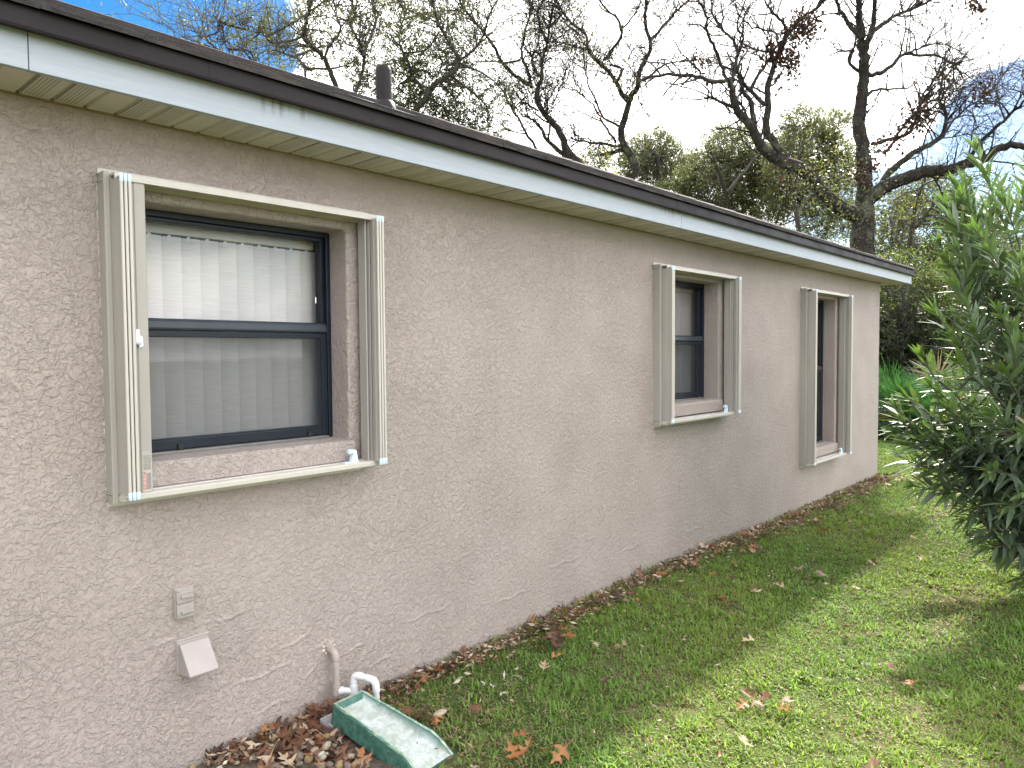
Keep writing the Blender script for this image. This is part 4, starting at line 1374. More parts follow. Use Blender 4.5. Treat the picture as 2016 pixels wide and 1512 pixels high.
def mid_oak():
    t = Trace(18.5, 31); L = t.limb
    L(zz(ZB, (1400, 1420), (1420, 1310), (1460, 1220), (1450, 1140), (1390, 1060), (1365, 950), (1400, 830), (1420, 740), (1380, 690), (1330, 590), (1280, 520), (1200, 450), (1130, 360), (1110, 250), (1000, 150), (930, 60), (860, -60), (800, -250)), 24, 4, 0.1, 60)
    W3, r = t.paths[0]; u = np.linspace(0, 1, len(r)); r[:] = np.interp(u, [0, .1, .25, .42, .6, 1], [.15, .13, .09, .072, .045, .016])
    L(zz(ZB, (1410, 740), (1450, 680), (1490, 610), (1500, 510), (1550, 420), (1580, 320), (1545, 180), (1540, 0), (1560, -160), (1500, -400)), 12, 4)
    L(zz(ZB, (1580, 290), (1660, 200), (1760, 90), (1850, 0), (1960, -140)), 6, 3)
    L(zz(ZB, (1510, 590), (1600, 530), (1700, 460), (1800, 445), (1900, 430)), 5, 2)
    L(zz(ZB, (1340, 580), (1380, 520), (1350, 480), (1290, 465)), 6, 4)
    L(zz(ZB, (1250, 430), (1310, 350), (1360, 280), (1365, 190), (1330, 120), (1240, 40), (1180, -60)), 7, 3)
    L(zz(ZB, (1360, 210), (1440, 130), (1500, 40), (1520, -100)), 4, 2)
    L(zz(ZB, (1350, 910), (1240, 850), (1180, 720), (1130, 600), (1100, 450), (1090, 300)), 5, 2)
    L(zz(ZB, (1330, 1030), (1250, 900), (1180, 780), (1080, 680), (960, 600)), 5, 2)
    L(zz(ZB, (1130, 360), (1040, 340), (930, 310), (850, 300)), 4, 2)
    L(zz(ZB, (1420, 430), (1440, 370), (1500, 330), (1545, 440)), 3, 2)
    L(zz(ZB, (1490, 690), (1520, 780), (1580, 850)), 3, 2)
    L(zz(ZB, (1390, 1080), (1300, 1100), (1200, 1130)), 10, 5)
    L(zz(ZB, (1370, 1050), (1220, 1040), (1100, 1020), (1040, 1010)), 6, 3)
    def ex(rng):
        out = []
        for (x, y, n) in ((1360, 620, 260), (1300, 720, 120), (1400, 280, 120), (1250, 460, 50), (1250, 1150, 260), (1150, 1100, 160), (1330, 1180, 180), (1100, 1060, 110)):
            px, py = ZB(x, y); c = at(px, py, 18.5+rng.uniform(-.5, .5))
            p = c+rng.normal(size=(n, 3))*0.25
            ln = 0.08*(0.6+0.7*rng.random(n))
            out.append(leaf_quads(rng, p, rng.normal(size=(n, 3)), ln, ln*0.4, leafcols(rng, n, (0.055, 0.07, 0.028), 0.3, (0.30, 0.24, 0.03), 0.10)))
        return out
    make_tree(t, 'bare oak whose curved trunk rises over the middle of the roof between two windows', None,
              [dict(n=230, lo=0.5, hi=1.7, K=7, spread=0.6, up=0.25, r_max=0.016, tip=0.005, sides=4),
               dict(n=1500, lo=0.3, hi=1.0, K=6, spread=0.62, up=0.12, r_max=0.008, tip=0.0032, sides=3, wig=0.3),
               dict(n=4500, lo=0.15, hi=0.55, K=4, spread=0.65, up=0.05, r_max=0.005, tip=0.0024, sides=3, wig=0.35)],
              [dict(level=3, n=4200, len=0.065, col=(0.085, 0.088, 0.05), jit=0.03, extra=(0.10, 0.05, 0.03), frac=0.3)], 'bark', ex)
mid_oak()

def left_oak():
    t = Trace(18.0, 41); L = t.limb
    L(zz(ZB, (1120, 1290), (1050, 1180), (980, 1100), (950, 1000), (890, 900), (820, 830), (770, 740), (760, 650), (790, 560), (795, 440), (830, 330), (850, 180), (880, 60), (900, -60), (880, -300)), 26, 4, 0.1, 50)
    W3, r = t.paths[0]; u = np.linspace(0, 1, len(r)); r[:] = np.interp(u, [0, .1, .2, .42, .6, 1], [.17, .13, .082, .068, .042, .015])
    L(zz(ZB, (830, 310), (780, 180), (760, 90), (800, 0), (820, -150)), 6, 3)
    L(zz(ZB, (720, 630), (690, 500), (660, 430), (650, 340), (680, 200), (720, 80), (740, -80)), 7, 3)
    L(zz(ZB, (700, 610), (600, 540), (510, 450), (440, 320), (340, 190), (220, 40), (160, -100)), 8, 4)
    L(zz(ZB, (770, 550), (720, 430), (750, 370), (800, 430)), 6, 4)
    L(zz(ZB, (640, 430), (560, 460), (440, 440), (320, 450)), 5, 2)
    L(zz(ZB, (980, 1150), (900, 1070), (820, 1000), (800, 940), (740, 870), (650, 840)), 10, 3)
    L(zz(ZB, (845, 1010), (855, 900), (830, 760), (850, 640)), 5, 2)
    L(zz(ZB, (770, 1100), (690, 970), (620, 850), (560, 760), (520, 640)), 6, 3)
    L(zz(ZB, (770, 800), (700, 750), (640, 745)), 4, 3)
    L(zz(ZB, (680, 965), (560, 950), (500, 900)), 3, 2)
    L(zz(ZB, (870, 760), (940, 600), (980, 480)), 3, 2)
    make_tree(t, 'bare oak leaning left above the roof, nearest the dense leafy oak', None,
              [dict(n=200, lo=0.5, hi=1.6, K=7, spread=0.6, up=0.3, r_max=0.016, tip=0.005, sides=4),
               dict(n=1500, lo=0.3, hi=1.0, K=6, spread=0.62, up=0.15, r_max=0.008, tip=0.0032, sides=3, wig=0.3),
               dict(n=4500, lo=0.15, hi=0.55, K=4, spread=0.65, up=0.05, r_max=0.005, tip=0.0024, sides=3, wig=0.35)],
              [dict(level=3, n=5200, len=0.065, col=(0.085, 0.088, 0.05), jit=0.03, extra=(0.11, 0.06, 0.03), frac=0.2)], 'bark',
              lambda rng: [leaf_quads(rng, at(*ZB(650, 720), 18)+rng.normal(size=(40, 3))*np.array([.06, .06, .25]), rng.normal(size=(40, 3)), np.full(40, .1), np.full(40, .05), leafcols(rng, 40, (.06, .03, .02)))])
left_oak()

# ------------------------------------------------------------------ the leafy live oaks
OLIVE = (0.105, 0.112, 0.058)
def leafy(depth, seed, limbs, clusters, label, group=None, col=OLIVE, leaf=0.062, dens=1.0, bark='bark_grey', shoots=(120, 500), extra=(0.22, 0.19, 0.04), frac=0.015):
    t = Trace(depth, seed)
    for pts, w0, w1 in limbs: t.limb(pts, w0, w1)
    rng = t.rng
    (V, F), base = t.trunk_geo()
    root = empty('tree', base, label, 'tree', group)
    P, Rr = t.batch()
    Q1, q1 = sprout(rng, P, Rr, shoots[0], 0.5, 1.6, 6, 0.6, 0.2, 0.014, 0.005)
    Q2, q2 = sprout(rng, Q1, q1, shoots[1], 0.25, 0.9, 5, 0.65, 0.1, 0.007, 0.003, wig=0.3)
    tw = [tubes(Q1, q1, 4), tubes(Q2, q2, 3)]
    lp = []
    for (px, py, rpx, dd, k) in clusters:
        r = rpx/FPX*depth
        c = at(px, py, depth+dd*r)
        n = int(k*dens*r*r*6500)
        lv, twg = spray_cluster(rng, c, (r*1.05, r*1.05, r*0.92), max(20, n//22), 0.45, n, leaf, col, 0.42, extra, frac)
        lp.append(lv); tw.append(twg)
        # a bough reaching the clump from the nearest limb point
        flat = P.reshape(-1, 3); b = flat[np.argmin(((flat-c)**2).sum(1))]
        mid = (b+c)/2+rng.normal(size=3)*0.15
        bough = resample(np.array([b, mid, c]), 8)
        tw.append(tubes(bough[None], np.linspace(0.030, 0.012, 8)[None], 5))
        nb = 9
        ends = c+norm(rng.normal(size=(nb, 3)))*r*0.8
        s = np.linspace(0, 1, 5)[None, :, None]
        Bq = c[None, None]*(1-s)+ends[:, None]*s+rng.normal(size=(nb, 5, 3))*0.05
        tw.append(tubes(Bq, np.tile(np.linspace(.012, .004, 5), (nb, 1)), 4))
    n = int(shoots[1]*5)
    i = rng.integers(0, len(Q2), n); j = rng.integers(0, 4, n)
    ln = leaf*(0.6+0.8*rng.random(n))
    lp.append(leaf_quads(rng, Q2[i, j]+rng.normal(size=(n, 3))*0.04, rng.normal(size=(n, 3)), ln, ln*0.42, leafcols(rng, n, col, 0.25, extra, frac)))
    link('trunk', mesh_np('trunk', V, F, smooth=True), M[bark], root)
    V, F, _ = merge(tw); link('twigs', mesh_np('twigs', V, F, smooth=True), M[bark], root)
    V, F, C = merge(lp); link('crown', mesh_np('crown', V, F, C), M['foliage'], root)
    return root

leafy(15.5, 51,
      [(zz(ZC, (1130, 760), (1045, 510), (1000, 380), (960, 310), (890, 250), (850, 190), (880, 100), (900, 0), (930, -120)), 11, 5),
       (zz(ZC, (870, 560), (870, 460), (860, 400), (830, 340), (720, 290), (690, 240), (600, 160)), 6, 3),
       (zz(ZC, (960, 330), (1010, 260), (1060, 160), (1040, 60), (1090, -60)), 5, 3),
       (zz(ZC, (1200, 320), (1240, 200), (1280, 90), (1240, 20), (1260, -100)), 7, 4),
       (zz(ZC, (1100, 700), (1170, 470), (1200, 320), (1130, 150), (1150, 40)), 8, 3)],
      [(595, 60, 55, 0, .42), (700, 120, 48, .4, .5), (735, 55, 50, -.3, .4), (560, 95, 50, .3, .38), (520, 60, 45, 0, .28), (610, 130, 40, -.4, .35), (690, 40, 45, .5, .35), (650, 90, 40, 0, .35), (720, 165, 45, .2, .7), (475, 90, 38, 0, .28), (790, 10, 60, 0, .45), (640, 0, 60, 0, .4)],
      'thin leafy oak with a slender grey trunk just left of the roof vent pipe', None, OLIVE, 0.05, 1.7)
leafy(16.5, 61,
      [(zz(ZC, (1400, 800), (1480, 640), (1540, 570), (1600, 480), (1680, 430), (1740, 350), (1690, 250), (1620, 130), (1590, 30), (1560, -100)), 15, 4),
       (zz(ZC, (1560, 550), (1500, 460), (1440, 330), (1400, 200), (1440, 60)), 7, 3),
       (zz(ZC, (1740, 350), (1850, 250), (1900, 120), (1960, -20)), 5, 3)],
      [(790, 180, 62, 0, .95), (850, 150, 62, .3, .9), (905, 205, 55, -.3, .85), (880, 265, 55, .4, .95), (940, 290, 48, 0, .9), (800, 110, 55, .2, .7), (960, 240, 40, 0, .6), (860, 70, 55, 0, .5), (770, 240, 42, .2, .9), (920, 110, 55, .2, .45), (830, 225, 50, -.2, .95), (985, 170, 45, .3, .35), (900, 20, 60, 0, .4)],
      'dense olive-green live oak right behind the roof vent pipe', None, (0.085, 0.098, 0.048), 0.052, 1.6)
leafy(14.0, 71,
      [([(560, 260), (520, 190), (470, 130), (420, 90), (380, 60)], 5, 2), ([(470, 140), (440, 80), (420, 20)], 3, 2), ([(430, 110), (370, 90), (318, 40)], 3, 1.5)],
      [(440, 80, 40, 0, .16), (395, 75, 35, 0, .12), (480, 40, 45, 0, .18), (500, 120, 35, 0, .3)],
      'wispy young tree with nearly bare twigs at the left, against the blue sky', None, (0.10, 0.10, 0.05), 0.05, 1.0, shoots=(60, 260))
BGL = [
    (27, 81, [([(1300, 420), (1300, 340), (1290, 300)], 12, 6)], [(1300, 290, 38, 0, 1), (1265, 310, 40, .3, 1), (1330, 325, 38, -.2, 1), (1240, 330, 32, 0, .8), (1290, 350, 45, .3, 1), (1180, 320, 36, .3, .6), (1230, 290, 30, 0, .5)],
     'small olive crown just over the roofline behind the curved bare trunk'),
    (25, 82, [([(1480, 520), (1440, 420), (1420, 350), (1400, 300)], 12, 5), ([(1430, 380), (1480, 320), (1500, 290)], 8, 4)],
     [(1440, 290, 55, 0, 1), (1395, 330, 55, .4, 1), (1350, 385, 48, 0, 1), (1480, 340, 60, .2, 1), (1420, 390, 52, -.3, 1), (1500, 400, 48, .3, .9), (1370, 350, 40, 0, .8), (1530, 300, 40, .2, .7), (1460, 425, 45, .2, .8), (1500, 350, 45, .1, .9), (1330, 390, 36, .2, .8), (1400, 420, 40, 0, .8)],
     'rounded live oak behind the low left limb of the big bare oak'),
    (23, 83, [([(1580, 560), (1570, 440), (1560, 350), (1580, 280)], 11, 5), ([(1570, 420), (1620, 340), (1640, 280)], 8, 4)],
     [(1580, 255, 52, 0, 1), (1620, 300, 55, .4, .95), (1550, 320, 50, -.3, .95), (1650, 250, 42, 0, .6), (1600, 360, 55, .2, .85), (1660, 330, 45, 0, .7), (1540, 390, 45, .3, .8), (1520, 440, 35, 0, .7), (1660, 450, 34, .2, .7), (1620, 420, 42, .4, .75), (1570, 400, 40, .2, .8), (1650, 390, 40, .3, .7), (1600, 465, 34, .2, .6)],
     'tall live oak crown between the two main stems of the big bare oak'),
    (22, 84, [([(1800, 700), (1790, 520), (1800, 420), (1820, 350)], 12, 5), ([(1790, 520), (1750, 430)], 8, 4), ([(1800, 450), (1860, 380)], 7, 4)],
     [(1830, 370, 45, 0, .55), (1790, 430, 50, .3, .75), (1860, 430, 55, 0, .8), (1750, 480, 45, -.2, .9), (1810, 510, 55, .3, 1.0), (1880, 520, 60, 0, 1), (1760, 400, 38, 0, .5), (1930, 440, 55, 0, .7), (1960, 540, 70, 0, 1)],
     'leafy tree right of the big trunk, above the far fascia corner'),
    (17.0, 85, [([(1770, 800), (1775, 640), (1790, 540)], 9, 4), ([(1775, 660), (1830, 600)], 6, 3)],
     [(1770, 540, 42, 0, 1.3), (1810, 590, 48, .3, 1.3), (1750, 600, 42, .4, 1.3), (1860, 560, 55, 0, 1.2), (1930, 600, 70, .3, 1.2), (1700, 560, 45, .5, 1.2)],
     'bright yellow-green shrubby tree beside the far house corner'),
]
for i, (D, sd_, limbs, cl, lb) in enumerate(BGL):
    leafy(D, sd_, limbs, cl, lb, 'live oaks in the background', (0.12, 0.13, 0.065) if i < 4 else (0.115, 0.15, 0.042), 0.068 if i < 4 else 0.06, 1.7 if i < 4 else 1.3, 'bark_grey', (40, 160))
# the wood closing the view behind the lawn: separate bushy trees
WOOD = [(1775, 690, 16.4, 100, 1.5), (1900, 690, 20, 130, 1.0), (2080, 640, 21, 150, 1.0), (2250, 640, 23, 170, 1.0), (1660, 640, 24, 130, 1), (1990, 560, 26, 120, 1), (2180, 500, 28, 150, 1)]
WL = ['dark bushy evergreen in deep shade beside the house wall, under the eave corner', 'dark evergreen bush behind the palmettos, half hidden by the oleander', 'evergreen bush wholly behind the oleander at the right edge', 'evergreen bush beyond the right edge of the lawn', 'evergreen bush hidden behind the house end', 'tall evergreen behind the upper part of the oleander', 'tall evergreen at the right, behind the oleander tips']
for k, ((px, py, D, rp, dn), lb) in enumerate(zip(WOOD, WL)):
    r = rp*0.55
    cl = [(px+a*r, py+b*r, r*0.9, c, dn) for a, b, c in ((0, 0, 0), (.7, .3, .3), (-.7, .25, .2), (.2, -.75, 0), (-.5, -.5, .5), (.75, -.4, .4), (0, .7, -.2))]
    leafy(D, 100+k, [([(px, py+rp), (px, py), (px+4, py-rp*0.5)], 9, 4)], cl, lb, 'evergreens closing the view', (0.030, 0.045, 0.020), 0.09, 0.75, 'bark', (40, 120), (0.1, 0.08, 0.03), 0.04)

# ------------------------------------------------------------------ oleander
def strap_leaves(p, d, L, w, col, up, bend, rng, segs=4):
    """lance-shaped leaves with a keel: p base, d direction, up reference"""
    n = len(p)
    d = norm(d); side = norm(np.cross(d, up)); nr = np.cross(side, d)
    us = np.linspace(0, 1, segs+1)
    prof = np.array([0.28, 0.85, 1.0, 0.62, 0.03]) if segs == 4 else np.interp(us, [0, .25, .5, .75, 1], [0.28, .85, 1, .62, .03])
    rows = []
    for k, u in enumerate(us):
        c = p+d*(L*u)[:, None]-nr*(bend*L*u*u)[:, None]
        hw = (w*0.5*prof[k])[:, None]
        rows.append(np.stack([c+side*hw+nr*hw*0.35, c, c-side*hw+nr*hw*0.35], 1))
    V = np.stack(rows, 1).reshape(-1, 3)           # n*(segs+1)*3
    idx = np.arange(n*(segs+1)*3).reshape(n, segs+1, 3)
    F = []
    for a in (0, 1):
        F.append(np.stack([idx[:, :-1, a], idx[:, 1:, a], idx[:, 1:, a+1], idx[:, :-1, a+1]], -1).reshape(-1, 4))
    return V, np.concatenate(F), np.repeat(col, (segs+1)*3, 0)

def oleander():
    rng = np.random.default_rng(77)
    base = np.array([5.95, -2.30, GZ])
    root = empty('oleander_shrub', base, 'tall oleander shrub with glossy narrow leaves at the right edge of the lawn', 'shrub')
    tips = []
    # shoots seen against the sky and the lawn (their own distances), then the rest of the rounded shrub
    for px, py, D in ((1848, 410, 4.6), (1838, 385, 4.8), (1868, 440, 4.6), (1890, 395, 4.7), (1850, 500, 4.6), (1880, 350, 4.9), (1925, 330, 4.7), (1962, 385, 4.4), (1905, 440, 4.3), (2008, 305, 4.8), (1995, 370, 4.3), (1835, 470, 4.7), (1862, 545, 4.3), (1823, 600, 4.6), (1800, 690, 4.5),
                      (1815, 745, 4.2), (1770, 770, 4.5), (1745, 835, 4.4), (1765, 860, 4.3), (1760, 815, 4.5), (1790, 850, 4.3), (1810, 905, 4.3), (1850, 955, 4.2), (1840, 870, 4.2), (1815, 830, 4.4), (1880, 1005, 4.2), (1925, 1060, 4.15), (1835, 770, 4.3), (1855, 650, 4.4), (1870, 480, 4.5), (1780, 820, 4.6), (1795, 880, 4.2), (1830, 930, 4.2), (1870, 980, 4.2), (1905, 1030, 4.2), (1960, 1080, 4.2), (1990, 1130, 4.1), (1985, 545, 4.0), (1930, 480, 4.2),
                      (1950, 600, 4.0), (1900, 640, 4.1), (1870, 700, 4.1), (1960, 720, 3.9), (2005, 660, 3.9), (1850, 790, 4.1), (1930, 800, 3.9), (1990, 830, 3.8), (1880, 850, 4.0), (1930, 910, 3.9), (2000, 950, 3.8), (1960, 980, 3.9), (2040, 420, 4.4), (2060, 560, 4.1), (2050, 760, 3.8), (2060, 900, 3.8), (2060, 1080, 3.9)):
        tips.append(at(px, py, D))
    for _ in range(45):
        a = rng.uniform(0, 2*np.pi); e = rng.uniform(0.05, 1.35)
        rr = rng.uniform(0.75, 1.05)
        t = base+np.array([0.92*math.cos(a)*math.cos(e)*rr, 0.92*math.sin(a)*math.cos(e)*rr, 0.25+2.4*math.sin(e)*rr])
        tips.append(t)
    tips = np.array(tips)
    # the leaves reach a hand beyond each shoot's tip
    nt_ = len(tips)-45
    tips[:nt_] += (RT*0.055)[None]-np.array([0, 0, 0.05])
    n = len(tips); K = 12
    s = np.linspace(0, 1, K)[None, :, None]
    b0 = base+np.column_stack([rng.normal(size=(n, 2))*0.14, np.zeros(n)-0.05])
    horiz = tips-b0
    # rise first, then lean out towards the tip
    mid = b0+horiz*np.array([0.42, 0.42, 0.62])
    low = tips[:, 2] < 1.2
    mid[low] = b0[low]+horiz[low]*np.array([0.5, 0.5, 0.0])+np.array([0, 0, 1])*(tips[low, 2:3]*0.72+0.18)
    P = b0[:, None]*(1-s)**2+mid[:, None]*2*s*(1-s)+tips[:, None]*s**2
    P[:, 1:-1] += rng.normal(size=(n, K-2, 3))*0.012
    rad = np.tile(np.linspace(0.013, 0.0032, K), (n, 1))
    # side shoots
    Q, q = sprout(rng, P, rad, 90, 0.18, 0.42, 7, 0.4, 0.4, 0.006, 0.0028, wig=0.08, tmin=0.35)
    V, F, _ = merge([tubes(P, rad, 7), tubes(Q, q, 6)])
    link('stems', mesh_np('stems', V, F, smooth=True), M['stem'], root)
    parts = []
    def dress(P, frm, spacing, Lm):
        m, k, _ = P.shape
        for a in range(m):
            pts = P[a]; seg = np.linalg.norm(np.diff(pts, axis=0), axis=1); cum = np.concatenate([[0], np.cumsum(seg)])
            tot = cum[-1]; start = frm*tot
            st = np.arange(start, tot, spacing*rng.uniform(.85, 1.15))
            rot0 = rng.uniform(0, 6.28)
            for qi, sv in enumerate(np.append(st, tot*0.999)):
                u = sv/tot
                c = np.array([np.interp(sv, cum, pts[:, x]) for x in range(3)])
                i = min(np.searchsorted(cum, sv), k-1); i = max(i, 1)
                tg = norm(pts[i]-pts[i-1])
                e1 = norm(np.cross(tg, [0.3, 0.2, 1.0])); e2 = np.cross(tg, e1)
                cnt = 3 if u < 0.995 else 5
                for w in range(cnt):
                    ang = rot0+qi*1.05+w*2*np.pi/cnt+rng.normal()*0.15
                    out = e1*math.cos(ang)+e2*math.sin(ang)
                    near = (tot-sv)
                    open_ = np.interp(near, [0, 0.06, 0.25, 0.9], [0.28, 0.50, 0.88, 1.15])+rng.normal()*0.12
                    d = tg*math.cos(open_)+out*math.sin(open_)
                    L = Lm*np.interp(near, [0, 0.04, 0.12, 0.6], [0.62, 0.85, 1.0, 1.05])*rng.uniform(0.62, 1.2)
                    young = np.interp(near, [0, 0.15], [1, 0])
                    yield c, d, L, young
    rec = [r for r in dress(P, 0.40, 0.056, 0.185)]+[r for r in dress(Q, 0.15, 0.040, 0.165)]
    p = np.array([r[0] for r in rec]); d = np.array([r[1] for r in rec]); L = np.array([r[2] for r in rec]); yg = np.array([r[3] for r in rec])
    m = len(p)
    d[:, 2] += rng.normal(size=m)*0.05
    w = L*rng.uniform(0.145, 0.185, m)
    col = np.array([0.098, 0.134, 0.090])*(1+rng.normal(size=(m, 1))*0.32)*(1-yg[:, None])+np.array([0.125, 0.19, 0.06])*yg[:, None]
    dead = rng.random(m) < 0.012
    col[dead] = np.array([0.26, 0.19, 0.08])
    up = np.tile([0, 0, 1.0], (m, 1))+rng.normal(size=(m, 3))*0.25
    V, F, C = strap_leaves(p, d, L, w, np.clip(col, .01, .8), up, rng.uniform(0.02, 0.20, m), rng)
    link('foliage', mesh_np('foliage', V, [F], C, smooth=True), M['oleander'], root)
oleander()

# ------------------------------------------------------------------ saw palmettos in the bed beyond the lawn
def palmetto(x, y, seed, n, size, label):
    rng = np.random.default_rng(seed)
    root = empty('palmetto', (x, y, GZ), label, 'palmetto', 'palmettos beyond the lawn')
    pet = []; parts = []
    b = np.array([x, y, GZ])
    for k in range(n):
        a = rng.uniform(0, 2*np.pi); e = rng.uniform(0.35, 1.35)
        L = size*rng.uniform(0.6, 1.1)
        d = np.array([math.cos(a)*math.cos(e), math.sin(a)*math.cos(e), math.sin(e)])
        s = np.linspace(0, 1, 6)[:, None]
        pts = b+d*L*s-np.array([0, 0, 1])*0.18*L*s*s
        pet.append((pts, np.linspace(.010, .006, 6)))
        tip = pts[-1]; t = norm(pts[-1]-pts[-2])
        side = norm(np.cross(t, [0, 0, 1])); nr = np.cross(side, t)
        m = 26
        th = np.linspace(-1.9, 1.9, m)+rng.normal(size=m)*0.04
        tilt = rng.uniform(-.2, .5)
        dd = t[None]*np.cos(th)[:, None]+side[None]*np.sin(th)[:, None]+nr[None]*(0.25-0.25*np.cos(th))[:, None]*tilt
        ln = size*0.55*(0.75+0.25*np.cos(th*0.7))*rng.uniform(0.9, 1.1, m)
        base = np.array([0.045, 0.115, 0.04]) if rng.random() > 0.05 else np.array([0.25, 0.19, 0.09])
        col = np.clip(base*(1+rng.normal(size=(m, 1))*0.18), .01, .8)
        parts.append(strap_leaves(np.tile(tip, (m, 1)), dd, ln, np.full(m, 0.028), col, np.tile(nr, (m, 1)), rng.uniform(0.02, 0.28, m), rng))
    P = np.array([q[0] for q in pet]); r = np.array([q[1] for q in pet])
    V, F = tubes(P, r, 5)
    link('stalks', mesh_np('stalks', V, [F], smooth=True), M['stem'], root)
    V, F, C = merge(parts)
    link('fronds', mesh_np('fronds', V, F, C, smooth=True), M['palmetto'], root)
PL = ['palmetto clump closest to the house corner, its fans against dark shade', 'palmetto just right of the house corner one, fans arching over the bed edge', 'low palmetto at the front of the bed beside the oleander tips', 'tall palmetto at the back of the bed', 'palmetto half hidden behind the oleander', 'palmetto behind the oleander near the frame edge', 'palmetto at the back right of the bed', 'small palmetto at the left back of the bed']
for k, (px, py, D, n, sz) in enumerate(((1745, 850, 13.2, 16, 0.95), (1785, 852, 12.9, 17, 1.0), (1820, 860, 12.6, 14, 0.8), (1765, 840, 14.6, 18, 1.25), (1855, 855, 13.0, 16, 1.0), (1930, 850, 13.2, 16, 1.1), (1840, 838, 14.8, 18, 1.3), (1715, 845, 14.4, 14, 1.1))):
    g = onz(px, py, GZ); dr = g[:2]-CAM[:2]
    c = CAM+ray(px, py)*D
    palmetto(float(c[0]), float(c[1]), 300+k, n, sz, PL[k])

def bed():
    # raised dark planting bed of leaf mould beyond the far lawn edge
    g = [(13.6, 3.2), (13.5, 1.6), (13.75, 0.6), (13.7, -0.4), (13.9, -1.4), (13.7, -3.0), (24, -6), (26, 6), (14.5, 6)]
    n = len(g)
    cx = sum(p[0] for p in g)/n; cy = sum(p[1] for p in g)/n
    mb = MB()
    lo = [(x, y, GZ-0.03) for x, y in g]; hi = [(x+(cx-x)*0.012, y+(cy-y)*0.012, GZ+0.075) for x, y in g]
    mb.add(lo+hi, [tuple(range(n, 2*n))]+[(i, (i+1) % n, n+(i+1) % n, n+i) for i in range(n)])
    o = mb.build('planting_bed', M['bed'])
    tag(o, kind='structure')
bed()

# ------------------------------------------------------------------ lawn
def straw_mask(x, y):
    """how dry the turf is, 0..1"""
    n = 0.5+0.5*np.sin(1.9*x+2.3*np.sin(1.3*y+0.5))*np.sin(2.7*y+1.1*np.sin(0.8*x))
    fine = 0.5+0.5*np.sin(7.1*x+3*np.sin(5.3*y))*np.sin(8.3*y+2*np.sin(4.1*x))
    dry = 0.10+0.24*n*fine
    for cx, cy, rx, ry, k in ((2.15, -0.45, 0.45, 0.45, 0.62), (1.95, -0.75, 0.5, 0.35, 0.55), (2.6, -0.25, 0.5, 0.18, 0.4), (4.85, -1.72, 0.55, 0.22, 0.75), (7.6, -1.05, 1.0, 0.22, 0.55), (3.4, -1.7, 0.5, 0.3, 0.3), (2.5, -1.25, 0.3, 0.25, 0.35), (9.7, -0.2, 0.6, 0.3, 0.35)):
        dry = np.maximum(dry, k*np.exp(-((x-cx)/rx)**2-((y-cy)/ry)**2)+0.05*fine)
    return dry
